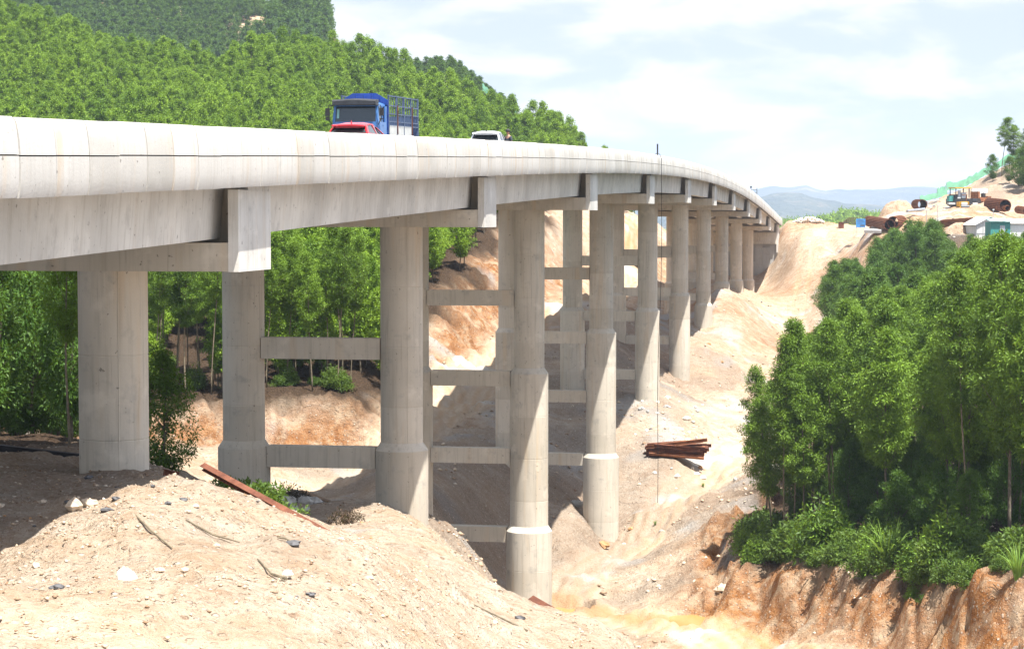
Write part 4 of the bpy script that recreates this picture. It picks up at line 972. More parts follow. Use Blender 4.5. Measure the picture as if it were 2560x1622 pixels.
# ---------------------------------------------------------------- people
def body(name, joints, edges, root_i, mat, parent):
    me = bpy.data.meshes.new(name); me.from_pydata([j[:3] for j in joints], edges, []); o = link(name, me, mat, parent)
    m = o.modifiers.new('skin', 'SKIN')
    if not me.skin_vertices: me.skin_vertices.new()
    for i, j in enumerate(joints): me.skin_vertices[0].data[i].radius = (j[3], j[4] if len(j) > 4 else j[3]); me.skin_vertices[0].data[i].use_root = (i == root_i)
    sb = o.modifiers.new('sub', 'SUBSURF'); sb.levels = 2; sb.render_levels = 2; m.use_smooth_shade = True
    return o
def person(loc, rz, label, seated=False, parent_group=None):
    root = empty('person', loc, rz, label, 'person', parent_group)
    J = [(0, 0, .95, .15, .11), (0, .01, 1.15, .14, .10), (0, .02, 1.38, .17, .10), (0, .01, 1.48, .075), (0, .02, 1.55, .055), (0, .045, 1.63, .080, .095), (0, .05, 1.72, .078, .095)]
    E = [(0, 1), (1, 2), (2, 3), (3, 4), (4, 5), (5, 6)]
    for sx_ in (-1, 1):
        n = len(J)
        J += [(sx_*.19, .01, 1.42, .06), (sx_*.24, -.01, 1.15, .045), (sx_*.25, .10, .92, .035), (sx_*.25, .13, .84, .03, .02), (sx_*.245, .15, .77, .018, .012)]
        E += [(2, n), (n, n+1), (n+1, n+2), (n+2, n+3), (n+3, n+4)]
        n = len(J)
        if seated: J += [(sx_*.10, .0, .90, .09), (sx_*.12, .42, .92, .07), (sx_*.12, .44, .50, .05), (sx_*.12, .58, .46, .04, .03)]
        else: J += [(sx_*.10, 0, .88, .085), (sx_*.105, .03, .48, .06), (sx_*.105, -.02, .09, .042), (sx_*.11, .14, .045, .045, .03)]
        E += [(0, n), (n, n+1), (n+1, n+2), (n+2, n+3)]
    body('body', J, E, 0, M['skin'], root)
    JS = [(0, 0, .92, .165, .125), (0, .01, 1.15, .155, .115), (0, .02, 1.40, .185, .115)]; ES = [(0, 1), (1, 2)]
    for sx_ in (-1, 1): n = len(JS); JS += [(sx_*.20, .01, 1.41, .072), (sx_*.242, -.01, 1.16, .058)]; ES += [(2, n), (n, n+1)]
    body('shirt', JS, ES, 0, M['cloth'], root)
    b = MB(); rings = []
    for z, r in ((1.66, .104), (1.72, .108), (1.78, .095), (1.82, .05), (1.828, .01)): rings.append([Vector((math.cos(k*.3927)*r, .04+math.sin(k*.3927)*r*1.1, z)) for k in range(16)])
    b.loft(rings); b.build('hair', M['black'], root, smooth=True)
    b = MB()
    b.loft([[Vector((dx, .115+dy, 1.665+dz)) for dx, dy, dz in ((-.012, 0, -.02), (.012, 0, -.02), (0, .0, .025))], [Vector((dx, .145, 1.66+dz)) for dx, dz in ((-.01, -.016), (.01, -.016), (0, .004))]]); b.build('nose', M['skin'], root)
    for sx_ in (-1, 1): b = MB(); b.box((sx_*.034, .128, 1.69), (.026, .014, .012)); b.build('eye', M['black'], root); b = MB(); b.box((sx_*.088, .04, 1.66), (.014, .04, .06)); b.build('ear', M['skin'], root)
    b = MB(); b.box((0, .128, 1.615), (.045, .012, .01)); b.build('mouth', M['lamp'], root)
    if not seated:
        JP = [(0, 0, .94, .16, .12)]; EP = []
        for sx_ in (-1, 1): n = len(JP); JP += [(sx_*.10, 0, .86, .10), (sx_*.105, .03, .48, .075), (sx_*.105, -.02, .12, .06)]; EP += [(0, n), (n, n+1), (n+1, n+2)]
        body('trousers', JP, EP, 0, M['dark'], root)
    return root
o_ = O_PAR+1.45; s_ = (114-o_*EX)/EY
person(R(o_, s_, top(s_)-1.10), -PHI+2.4, 'person with black hair standing behind the parapet beside the white car')
ps, s_ = on_deck(112.9, 26.2)
pp = person((0, 0, 0), 0, 'driver in dark clothing sitting at the wheel inside the blue truck cab', seated=True)
m4 = Matrix.Translation(pt*0) ; pp.matrix_world = tr.matrix_basis @ Matrix.Translation((-.55, -1.15, 1.02)); pp.scale = (1, 1, .96)

M['rail'] = rust('rusty_rail_steel', (.10, .035, .022), (.19, .075, .045))
# ---------------------------------------------------------------- rails, beams and scrap
def ibeam(L, h=.24, w=.2, t=.022):
    b = MB(); b.box((0, 0, h/2-t/2), (L, w, t)); b.box((0, 0, -h/2+t/2), (L, w, t)); b.box((0, 0, 0), (L, t, h-2*t-.002)); return b
def beam_between(name, p0, p1, label, mat, h=.22, w=.18, roll=0, group=None, cat='steel beam'):
    p0, p1 = Vector(p0), Vector(p1); dv = p1-p0; L = dv.length; o = ibeam(L, h, w).build(name, mat)
    o.location = (p0+p1)/2; o.rotation_euler = (Matrix.Rotation(0, 3, 'X') @ dv.to_track_quat('X', 'Z').to_matrix() @ Matrix.Rotation(roll, 3, 'X')).to_euler()
    return tag(o, label, cat, group)
beam_between('steel_rail', P(508, 1166, 62), P(858, 1356, 56.5), 'long rusty steel rail leaning down across the gully', M['rail'], .17, .17, .5, cat='rail')
beam_between('steel_rail', G(405, 62.5, .22), G(443, 62.8, .2), 'short dark rusty beam stub lying beside the young tree', M['rust'], .2, .2, cat='beam')
pe = G(1362, 77, .35); beam_between('steel_beam', pe+Vector((-.5, .3, .25)), pe+Vector((.25, -.2, -.1)), 'rusty beam end sticking out of the sand at the foot of the tallest column', M['rust'], .3, .3, .4)
beam_between('fallen_fence_rail', G(-40, 70, .35), G(196, 71, .16), 'grey metal barrier lying behind the bench to the left of the first column', M['dark'], .3, .12, .2, cat='barrier')
beam_between('plank', G(748, 101, .35), G(818, 99, .2), 'dark broken plank on the rubble between the second pair of columns', M['wood'], .1, .3, cat='plank')
beam_between('plank', G(655, 118, .35), G(702, 118, .35), 'weathered board lying flat behind the dead shrubs', M['wood'], .1, .4, cat='plank')
pc = G(1692, 203, .0); br_ = random.Random(3)
for k in range(17):
    lay = k//5; z = pc.z+.3+lay*.36+br_.uniform(0, .12); y = pc.y+(k % 5-2)*.42+br_.uniform(-.1, .1); L = br_.uniform(4.6, 5.9); a = br_.uniform(-.17, .17)+(-.09 if lay < 1 else .0)
    x = pc.x+br_.uniform(-.3, .3)+(.15 if lay > 1 else -.1)
    dv = Vector((math.cos(a), math.sin(a)*.9, br_.uniform(-.06, .08)+(.05 if lay == 3 else -.035)))*L/2
    beam_between('steel_beam', Vector((x, y, z))-dv, Vector((x, y, z))+dv, 'rusty brown I-beam stacked in the loose pile on the slope beside the dirt track', M['rust'] if k % 3 else M['rust_light'], .30, .26, br_.uniform(-.9, .9), 'rusty beams of the pile', 'steel beam')
# timber in front of the hut
hb = G(2040, 210, 0)
for k in range(9):
    z = hb.z+.2+(k//3)*.22; y = hb.y-1.5+(k % 3)*.5; a = br_.uniform(-.06, .06)
    beam_between('plank', (hb.x-2.8+br_.uniform(-.4, .4), y, z+br_.uniform(-.05, .05)), (hb.x+2.6+br_.uniform(-.4, .4), y+a*5, z+br_.uniform(-.05, .1)), 'weathered plank stacked in front of the ochre hut behind the trees', M['wood'], .12, .3, 0, 'planks by the hut', 'plank')
# ---------------------------------------------------------------- buildings
def rect(b, c, d, rz=0): b.box(c, d, Matrix.Rotation(rz, 3, 'Z')); return b
p = G(2105, 221, 0); hut = empty('hut', p, -.2, 'small ochre hut with pale teal sheet roof half hidden by the trunks', 'hut')
b = MB(); b.box((.55, 0, 1.2), (1.5, 2.6, 2.9)); b.box((-.85, .3, 1.2), (.2, 2.0, 2.9)); b.box((-.4, 1.2, 1.2), (1.2, .2, 2.9)); b.build('wall', M['orangewall'], hut)
b = MB(); b.hexa([Vector(q) for q in ((-1.7, -1.8, 2.66), (1.7, -1.8, 2.66), (1.7, 1.8, 3.05), (-1.7, 1.8, 3.05), (-1.7, -1.8, 2.76), (1.7, -1.8, 2.76), (1.7, 1.8, 3.15), (-1.7, 1.8, 3.15))]); b.build('roof', M['tealroof'], hut)
b = MB(); b.box((-.45, -.4, 1.2), (.75, .08, 2.0)); b.build('door', M['dark'], hut)
# grey shed with gable
p = G(2474, 338); p.z = hv(590, 338)-1.2; shed = empty('shed', p, .12, 'grey sheet-metal shed with a low gable and one dark square window', 'shed')
b = MB(); w_, h_, l_ = 2.18, 2.9, 6.0
b.loft([ring(0, [(-w_, 0), (w_, 0), (w_, h_), (0, h_+1.15), (-w_, h_)]), ring(l_, [(-w_, 0), (w_, 0), (w_, h_), (0, h_+1.15), (-w_, h_)])]); b.build('wall', M['offwhite'], shed)
for sx_ in (-1, 1):
    b = MB(); b.hexa([Vector(q) for q in ((sx_*.0, -.3, h_+1.20), (sx_*2.5, -.3, h_-.10), (sx_*2.5, l_+.3, h_-.10), (0, l_+.3, h_+1.20), (0, -.3, h_+1.29), (sx_*2.5, -.3, h_-.0), (sx_*2.5, l_+.3, h_-.0), (0, l_+.3, h_+1.29))]); b.build('roof', M['slab'], shed)
b = MB()
for x in (-2.15, -1.1, .35, 1.35, 2.15): b.box((x, -.02, h_/2+(.5 if abs(x) < 1.5 else 0)), (.07, .05, h_+(1.0 if abs(x) < 1.5 else 0)))
b.box((0, -.02, h_-.08), (4.3, .05, .08)); b.box((-1.2, -.02, 1.6), (1.9, .05, .07)); b.build('frame', M['steel'], shed)
b = MB(); b.box((-.0, -.03, 2.05), (.42, .06, .55)); b.build('window', M['dark'], shed)
b = MB(); b.box((-.35, -.03, .85), (1.0, .06, 1.0)); b.build('hatch', M['dark'], shed)
p = G(2500, 326); p.z = hv(590, 326)-.9; gs_ = empty('container_shed', p, .1, 'dark teal sheet-metal cabin with flat overhanging roof right of the grey shed', 'cabin')
b = MB(); b.box((0, 1.3, 1.5), (3.0, 2.6, 3.0)); b.build('wall', M['teal'], gs_)
b = MB(); b.hexa([Vector(q) for q in ((-1.75, -.35, 3.03), (1.75, -.35, 3.03), (1.6, 2.9, 3.40), (-1.4, 2.9, 3.40), (-1.75, -.35, 3.12), (1.75, -.35, 3.12), (1.6, 2.9, 3.50), (-1.4, 2.9, 3.50))]); b.build('roof', M['tealroof'], gs_)
b = MB(); b.box((.3, -.02, 1.5), (.75, .05, 1.9)); b.build('shutter', M['steel'], gs_)
p = G(2558, 328); p.z = hv(590, 328)-.9; ws = empty('cabin', p, .1, 'pale cabin with a whitish green sheet roof at the right edge of the yard', 'cabin')
b = MB(); b.box((0, 1.6, 1.35), (4.2, 3.0, 2.7)); b.build('wall', M['white'], ws)
b = MB(); b.hexa([Vector(q) for q in ((-2.5, -.3, 2.73), (2.5, -.3, 2.73), (2.5, 3.4, 3.35), (-2.9, 3.4, 3.35), (-2.5, -.3, 2.82), (2.5, -.3, 2.82), (2.5, 3.4, 3.45), (-2.9, 3.4, 3.45))]); b.build('roof', M['slab'], ws)
# blue site board
p = G(2151, 381); p.z = hv(576, 381); bd = empty('site_board', p, 0, 'blue information board on two posts in front of the rusty cage', 'sign')
b = MB(); b.box((0, 0, 1.25), (1.62, .06, 1.5)); b.build('panel', M['signblue'], bd)
b = MB()
for k, (x, z, w_) in enumerate(((0, 1.8, .9), (-.1, 1.62, 1.2), (.05, 1.42, 1.25), (-.2, 1.2, .9), (.3, 1.0, .7))): b.box((x, -.035, z), (w_, .012, .07))
b.box((.28, -.036, .80), (.8, .012, .22)); b.build('lettering', M['paleblue'], bd)
for x in (-.78, .78): b = MB(); b.box((x, .05, .5), (.07, .05, 3.0)); b.build('post', M['steel'], bd)
# ---------------------------------------------------------------- reinforcement cages and pipes of the yard
def cage(p0, p1, r, label, nbar=22, squash=1.0):
    p0, p1 = Vector(p0), Vector(p1); dv = p1-p0; L = dv.length
    root = empty('reinforcement_cage', p0, 0, label, 'rebar cage', 'rusty reinforcement cages in the yard'); root.rotation_euler = dv.to_track_quat('Y', 'Z').to_euler()
    b = MB()
    for k in range(nbar):
        a = k*2*math.pi/nbar; c = (math.cos(a)*r, math.sin(a)*r*squash); b.box((c[0], L/2, c[1]), (.11, L, .11), Matrix.Rotation(a, 3, 'Y') if False else None)
    b.build('bars', M['rust_light'], root)
    b = MB(); n = max(4, int(L/.28))
    for q in range(n+1):
        y = L*q/n; rr = [[Vector((math.cos(k*math.pi/12)*(r-e), y+f, math.sin(k*math.pi/12)*(r-e)*squash)) for k in range(24)] for e, f in ((.0, -.03), (.06, -.03), (.06, .03), (0, .03), (0, -.03))]
        b.loft(rr, True, False)
    b.build('hoops', M['rust'], root)
    b = MB(); b.loft([[Vector((math.cos(k*math.pi/12)*(r-.085), y, math.sin(k*math.pi/12)*(r-.085)*squash)) for k in range(24)] for y in (.1, L-.1)], True, False); b.build('lining', M['rust'], root)
    return root
def A(u, v, d): return P(u, v, d)
cage(A(2172, 553, 392), A(2224, 562, 370), .92, 'long rusty reinforcement cage lying behind the blue site board')
cage(A(2252, 553, 378), A(2232, 556, 370), .98, 'short rusty reinforcement cage lying just right of the long one by the site board')
cage(A(2290, 511, 408), A(2306, 511, 400), .88, 'small rusty cage drum in front of the gravel heap')
cage(A(2355, 561, 352), A(2431, 555, 346), .66, 'long thin rusty cage lying left of the grey shed')
cage(A(2474, 510, 398), A(2513, 514, 386), 1.05, 'big rusty casing cage piled under the tall trees of the stony hill')
cage(A(2497, 519, 388), A(2519, 521, 386), .62, 'short rusty cage lying in front of the big casing', squash=.8)
cage(A(2545, 524, 385), A(2566, 527, 380), .62, 'low rusty cage cut by the right edge of the yard')
b = MB(); b.tube([A(2268, 528, 384), A(2311, 523, 390)], .24, 12); tag(b.build('steel_pipe', M['steel'], smooth=40), 'long grey steel pipe lying on the yard in front of the cage drum', 'pipe')
for k, (u, v, u2, v2) in enumerate(((2318, 505, 2345, 500), (2316, 513, 2342, 505), (2320, 518, 2336, 515))):
    b = MB(); b.tube([A(u, v, 404), A(u2, v2, 410)], .16, 8); tag(b.build('steel_pipe', M['slab']), 'pale pipe in the loose heap beside the cage drum', 'pipe', 'pale pipes by the cage drum')
q_ = [A(2160, 577, 374), A(2203, 578, 370), A(2206, 575, 374), A(2163, 574, 378)]; b = MB(); b.hexa([p-Vector((0, 0, .35)) for p in q_]+[p+Vector((0, 0, .12)) for p in q_]); tag(b.build('concrete_slab', M['slab']), 'flat pale slab lying along the edge of the yard under the site board', 'slab')
p = G(2102, 455); b = MB(); b.box((0, 0, .55), (1.0, 1.0, 1.2)); b.box((0, 0, 1.2), (1.25, 1.2, .1)); o = b.build('crate', M['rust']); o.location = p; tag(o, 'small rust-brown bin at the left end of the yard', 'bin')
for k in range(6):
    beam_between('plank', A(2106+k*3, 556-k*2.4, 425), A(2142+k*1.5, 561-k*3.0, 420), 'pale timber in the untidy stack left of the site board', M['wood'], .12, .3, 0, 'timbers left of the site board', 'plank')
# poles with floodlights
for u, v0, v1, d, lab in ((2344, 513, 585, 345, 'thin pole with a lamp in front of the yellow roller'), (2316, 526, 578, 365, 'thin post with three floodlights above the bushy trees'), (2483, 525, 560, 338, 'thin bare pole rising behind the gable of the shed')):
    q0, q1 = A(u, v1, d), A(u, v0, d); e = empty('lamp_pole', q0, 0, lab, 'pole'); H_ = q1.z-q0.z
    b = MB(); b.tube([(0, 0, -1), (0, 0, H_)], .05, 6); b.build('post', M['steel'], e)
    for k in ((-.35, 0, .35) if u == 2316 else (0,)):
        b = MB(); b.box((k, -.08, H_+.05), (.26, .16, .20)); b.build('lamp_head', M['offwhite'], e)
# ---------------------------------------------------------------- machines of the yard
p = A(2398, 516, 401); p.z = hv(516, 401); pv_ = empty('road_paver', p, .15, 'large dark road paver with yellow canopy standing on the yard', 'paver')
b = MB(); b.box((0, 0, .9), (3.2, 5.2, 1.0)); b.box((0, .8, 1.7), (2.6, 2.6, .9)); b.build('body', M['dark'], pv_)
b = MB(); b.box((.1, 0, 3.35), (3.0, 3.6, .16)); b.build('canopy', M['yellow'], pv_)
for x in (-1.2, 1.3):
    for y in (-1.5, 1.5): b = MB(); b.box((x, y, 2.4), (.14, .14, 1.8)); b.build('post', M['dark'], pv_)
b = MB(); b.box((-.1, -2.0, .5), (5.4, .9, .34)); b.box((-.2, -2.3, .95), (2.6, .25, .12)); b.box((-.9, -2.35, 1.5), (.6, .1, .3)); b.build('screed', M['slab'], pv_)
b = MB(); b.box((-1.9, -.5, 1.4), (.8, 1.4, 1.0)); b.build('engine_cover', M['teal'], pv_)
b = MB(); b.box((.4, -1.0, 2.0), (.9, .6, 1.0)); b.box((-.4, -1.0, 2.3), (.5, .3, 1.2)); b.build('seat', M['steel'], pv_)
for x in (-1.3, 1.3): b = MB(); b.loft([[Vector((x+dx, math.cos(k*.5236)*2.5, .45+math.sin(k*.5236)*.45)) for k in range(12)] for dx in (-.2, .2)]); b.build('track', M['black'], pv_)
p = A(2408, 526, 392); ro = empty('road_roller', p, .1, 'small yellow road roller in front of the paver', 'roller')
b = MB(); b.loft([[Vector((x, -.9+math.cos(k*.3927)*.5, .5+math.sin(k*.3927)*.5)) for k in range(16)] for x in (-.75, .75)]); b.build('drum', M['dark'], ro)
b = MB(); b.box((0, -.9, .62), (1.78, .5, .34)); b.box((0, .3, 1.1), (1.7, 1.9, .9)); b.box((0, -.35, 1.2), (1.75, .6, .5)); b.build('body', M['yellow'], ro)
b = MB(); b.box((0, -.68, 1.15), (1.05, .1, .55)); b.build('radiator', M['white'], ro)
b = MB(); b.box((.0, .4, 1.75), (.6, .6, .5)); b.build('seat', M['dark'], ro)
b = MB(); b.tube([(.8, .9, .9), (.8, .9, 2.75), (-.0, .9, 2.75)], .07, 6); b.build('roll_bar', M['rust_light'], ro)
for sx_ in (-.65, .65): add_wheel((sx_, 1.0, .5), .5, .35, ro)
p = A(2450, 515, 408); rl = empty('tyre_roller', p, -.9, 'rust-red tyre roller with a big wheel standing beside the cages', 'roller')
b = MB(); b.box((0, .2, 1.2), (1.9, 2.6, .8)); b.box((0, -1.4, 1.7), (1.8, .5, 1.9)); b.box((0, 1.7, 1.3), (1.7, .9, 1.0)); b.build('body', M['rust_light'], rl)
b = MB(); b.loft([[Vector((x, -1.5+math.cos(k*.3927)*.7, .7+math.sin(k*.3927)*.7)) for k in range(16)] for x in (-.95, .95)]); b.build('drum', M['dark'], rl)
for sx_ in (-.95, .95): add_wheel((sx_, 1.3, .78), .78, .45, rl, 'offwhite')
b = MB(); b.box((0, .9, 2.0), (.6, .6, .7)); b.tube([(.6, .2, 1.5), (.6, .2, 2.6)], .05, 6); b.build('seat', M['dark'], rl)
for k, u in enumerate((2436, 2449, 2462)):
    p = A(u, 484, 428); t_ = empty('water_tank', p, 0, 'white cube tank in the row behind the rust-red roller', 'tank', 'white tanks behind the roller')
    b = MB(); b.box((0, 0, .45), (1.0, 1.0, .95)); b.build('tank_body', M['white'], t_); b = MB()
    for x in (-.5, 0, .5): b.box((x, -.51, .45), (.05, .04, 1.0))
    b.box((0, 0, -.15), (1.1, 1.1, .2)); b.box((0, 0, -1.2), (1.0, 1.0, 1.9)); b.build('cage_frame', M['steel'], t_)
# green safety net on the hill above the yard and on the far left ridge
def net(pts, h, label):
    b = MB(); top_ = []; bot = []
    n = 0; full = []
    for (a, c) in zip(pts[:-1], pts[1:]):
        for q in range(4): full.append(tuple(a[i]+(c[i]-a[i])*q/4 for i in range(3)))
    full.append(pts[-1])
    rings = []
    for i, (u, v, d) in enumerate(full):
        g = P(u, v, d); hh = h*(1+.12*math.sin(i*1.7)); dz = .10*math.sin(i*2.3)
        rings.append([g+Vector((0, 0, dz-.1)), g+Vector((.03, .06, hh*.5)), g+Vector((.02, .14+.05*math.sin(i*3), hh+dz)), g+Vector((.02, .16, hh+dz)), g+Vector((.03, .09, hh*.5)), g+Vector((0, .03, dz-.1))])
    b.loft(rings); e = tag(b.build('safety_net', M['net']), label, 'net')
    pb = MB()
    for i in range(0, len(full), 2):
        u, v, d = full[i]; g = P(u, v, d); pb.box(g+Vector((0, .22, h*.5)), (.06, .06, h*1.2))
    pb.build('posts', M['steel'], e)
net([(2366, 475, 450), (2400, 472, 452), (2420, 462, 455), (2440, 452, 458), (2458, 440, 460), (2476, 432, 462), (2492, 424, 464), (2520, 404, 466), (2560, 385, 468)], 1.5, 'long green safety net running up the skyline of the stony hill')
net([(2300, 503, 440), (2320, 500, 442), (2345, 493, 445), (2368, 488, 447)], 1.0, 'low green net along the crest behind the gravel heap')
net([(2343, 490, 440), (2352, 486, 440), (2364, 482, 440)], 1.4, 'dark green net panel slanting beside the paver')
net([(1206, 226, 640), (1216, 236, 640), (1228, 247, 640), (1240, 256, 640), (1262, 270, 640), (1290, 288, 640)], 2.0, 'pale green net just showing over the forest skyline above the bridge')
# ---------------------------------------------------------------- heaps, stones, water
def rock(name, p, s, seed, mat, label=None, cat=None, group=None, flat=.7):
    rs_ = np.random.RandomState(seed); n1_, n2_ = 8, 5; b = MB(); rings = []
    ph = rs_.rand(6)*6.28; ax = 1+.5*(rs_.rand(3)-.5)
    for i in range(n2_):
        th = math.pi*(i+.18)/(n2_-.64); rg = []
        for k in range(n1_):
            a = k*2*math.pi/n1_; r = s*(1+.22*math.sin(2*a+ph[0]+th)+.14*math.sin(3*a+ph[1]-2*th)+.34*(rs_.rand()-.5))
            rg.append(Vector((math.cos(a)*math.sin(th)*r*ax[0], math.sin(a)*math.sin(th)*r*ax[1], math.cos(th)*r*flat)))
        rings.append(rg)
    b.loft(rings); o = b.build(name, mat); o.location = p
    return tag(o, label, cat, group) if label else o
def stone_mat(name, a, c): return plain(name, a, .9, var=c, scale=4)
M['stone'] = stone_mat('pale_stone', (.52, .43, .33), .2); M['stonewhite'] = stone_mat('white_stone', (.66, .61, .53), .1); M['stonedark'] = stone_mat('dark_slate', (.09, .09, .095), .3); M['stonegrey'] = stone_mat('grey_stone', (.36, .35, .33), .25); M['stoneorange'] = stone_mat('orange_stone', (.40, .23, .11), .25)
rr_ = random.Random(21)
rock('boulder', G(308, 43.4, .10), .27, 1, M['stonewhite'], 'largest white rock on the foreground sand', 'rock')
rock('boulder', G(716, 46.8, .10), .17, 2, M['stonewhite'], 'flat white rock right of the middle of the sand slope', 'rock', flat=.45)
rock('boulder', G(180, 52.6, .12), .26, 3, M['stone'], 'pale rounded rock at the edge of the bridge shadow', 'rock'); rock('boulder', G(216, 53.6, .1), .18, 4, M['stone'], 'smaller pale rock beside the rounded one at the shadow edge', 'rock')
rock('boulder', G(1512, 176, .25), .42, 5, M['stoneorange'], 'orange-brown boulder at the foot of the fourth column', 'rock')
rock('boulder', G(1810, 148.5, .2), .5, 6, M['stone'], 'pale rock by the foot of the cut bank near the pool', 'rock'); rock('boulder', G(2360, 121.5, .1), .36, 8, M['stone'], 'pale rock stuck in the top of the cut bank', 'rock')
rock('boulder', G(1443, 186, .2), .6, 7, M['stonegrey'], 'large grey slab of rock in shade behind the columns', 'rock', flat=.5)
for k in range(54):
    u = rr_.uniform(-20, 1250); d = rr_.uniform(39, 62) if u < 600 else rr_.uniform(46, 82); s = .03+.085*rr_.random()**3
    m = rr_.choice(['stone', 'stone', 'stonewhite', 'stone', 'stoneorange']); rock('stone', G(u, d, s*.25), s, 100+k, M[m], 'small pale stone lying loose on the foreground sand', 'stone', 'stones on the foreground sand', rr_.uniform(.5, .85))
for k in range(9):
    u = rr_.uniform(0, 420); d = rr_.uniform(50, 61); rock('stone', G(u, d, .03), .05+.10*rr_.random(), 300+k, M['stonedark'], 'dark flat slate fragment on the shaded bench', 'stone', 'dark fragments on the shaded bench', .4)
for u, d, s, l in ((455,52.5,.14,'dark slate chip near the top of the sand crest'),(135,43,.15,'dark grey chip at the left of the foreground sand'),(772,44.5,.12,'dark chip on the sand below the second columns'),(1300,66,.2,'dark grey chip on the sand near the tallest column'),(1045,57,.13,'grey triangular chip in the middle of the sand slope'),(730,49.8,.22,'patch of black gravel beside a stick on the sand')):
    rock('stone', G(u, d, .02), s, int(u), M['stonedark'], l, 'stone', None, .35)
for k in range(26):
    u = rr_.uniform(690, 800); d = rr_.uniform(92, 104); rock('stone', G(u, d, .08), .12+.25*rr_.random(), 400+k, M['stonegrey'], 'grey rubble stone in the heap behind the leaning rail', 'stone', 'rubble behind the rail', .75)
for k in range(80):
    u = rr_.uniform(1420, 1900); d = rr_.uniform(150, 330); s = (.07+.20*rr_.random()**2.5); p = G(u, d, s*.2)
    rock('stone', p, s, 500+k, M[rr_.choice(['stone', 'stone', 'stonegrey', 'stoneorange', 'stonewhite'])], 'loose stone on the bare valley slope right of the bridge', 'stone', 'stones on the valley slope', .7)
for k in range(34):
    p = G(rr_.uniform(1590, 1760), rr_.uniform(198, 232)); rock('stone', p+Vector((0, 0, .05)), .12+.22*rr_.random(), 700+k, M[rr_.choice(['stonegrey', 'stonewhite'])], 'grey stone scattered round the rusty beam pile', 'stone', 'grey stones round the beam pile', .7)
# white rock heap on the road behind the bridge
hp_ = G(2021, 474)
for k in range(120):
    a = rr_.uniform(-1, 1); zz = rr_.random(); wv = (1-abs(a)**2.2)*1.05
    rock('stone', (hp_.x+a*3.3, hp_.y+rr_.uniform(-1.0, 1.2)*(1-zz*.6), hp_.z+.05+zz*wv), .16+.12*rr_.random(), 900+k, M['stonewhite'], 'white rock of the heap dumped across the road beyond the bridge', 'rock', 'white rocks of the heap', .9)
def heap(name, p, rx, ry, h, seed, mat, label, power=1.2):
    n = 40; V_ = []; rs_ = np.random.RandomState(seed); q = np.linspace(-1.1, 1.1, n); X, Y = np.meshgrid(q, q); R2 = np.sqrt(X**2+Y**2)
    Z = h*np.clip(1-R2**power, -.25, 1)+fbm(X*rx, Y*ry, 1.4, seed, 4)*h*.10
    i = np.arange(n*n).reshape(n, n); Qh = np.stack([i[:-1, :-1], i[:-1, 1:], i[1:, 1:], i[1:, :-1]], 2).reshape(-1, 4)
    me = np_mesh(name, np.stack([X.ravel()*rx, Y.ravel()*ry, Z.ravel()], 1), Qh, {'soil': ('POINT', 'FLOAT_COLOR', np.tile([.35, 0, 0, 0], (n*n, 1)))}, smooth=True)
    o = link(name, me, mat); o.location = p; return tag(o, label, 'heap')
heap('gravel_heap', A(2246, 536, 416), 3.4, 4.0, 2.6, 5, M['soil'], 'flat-topped orange gravel heap at the left end of the yard', 2.6)
heap('rubble_heap', A(2402, 580, 344), 2.6, 1.6, 1.4, 6, M['soil'], 'pale rubble heap in front of the long thin cage', 2.2)
heap('asphalt_heap', G(1566, 405, -.2), 4.5, 4.0, 1.0, 8, M['asphalt'], 'dark grey gravel heap on the haul road seen between the columns', 1.5)
# fine gravel strewn over the foreground
rs = np.random.RandomState(77); N = 15000
gu = rs.uniform(-60, 1650, N); gd = np.exp(rs.uniform(math.log(36), math.log(98), N)); gx_ = (gu-1280)/F*gd
keep_ = (np.array(fbm(gx_, gd, 5, 12, 3)) > -.35) & (rs.rand(N) < np.where(gd < 43, .35, 1)); gx_, gd = gx_[keep_], gd[keep_]; n = len(gx_)
gzv = height(gx_, gd); base = np.array([(1, 0, 0), (-.5, .8, 0), (-.6, -.8, .1), (.15, .1, .75), (0, 0, -.6)], float); tri = np.array([(0, 1, 3), (1, 2, 3), (2, 0, 3), (0, 4, 1), (1, 4, 2), (2, 4, 0)])
sz_ = .014+.055*rs.rand(n)**4.5; an = rs.rand(n)*6.283; ca, sa = np.cos(an), np.sin(an)
bb = base[None]*(sz_[:, None, None])*(1+.5*(rs.rand(n, 5, 3)-.5))*np.array([1.3, 1.1, .9])
Vg = np.stack([bb[..., 0]*ca[:, None]-bb[..., 1]*sa[:, None]+gx_[:, None], bb[..., 0]*sa[:, None]+bb[..., 1]*ca[:, None]+gd[:, None], bb[..., 2]+gzv[:, None]+.01], 2).reshape(-1, 3)
Qg = (np.arange(n)[:, None, None]*5+tri[None]).reshape(-1, 3)
t = NT('gravel_stone'); a_ = t.attr('tint').outputs['Fac']; M['gravel'] = t.set(t.ramp(a_, [(0, (.20, .12, .07)), (.4, (.40, .30, .21)), (.88, (.50, .41, .31)), (.98, (.62, .56, .48)), (1, (.12, .11, .11))]), .9, 0, .15)
tag(link('gravel', np_mesh('gravel', Vg, Qg, {'tint': ('FACE', 'FLOAT', np.repeat(rs.rand(n), 6))}), M['gravel']), kind='stuff')
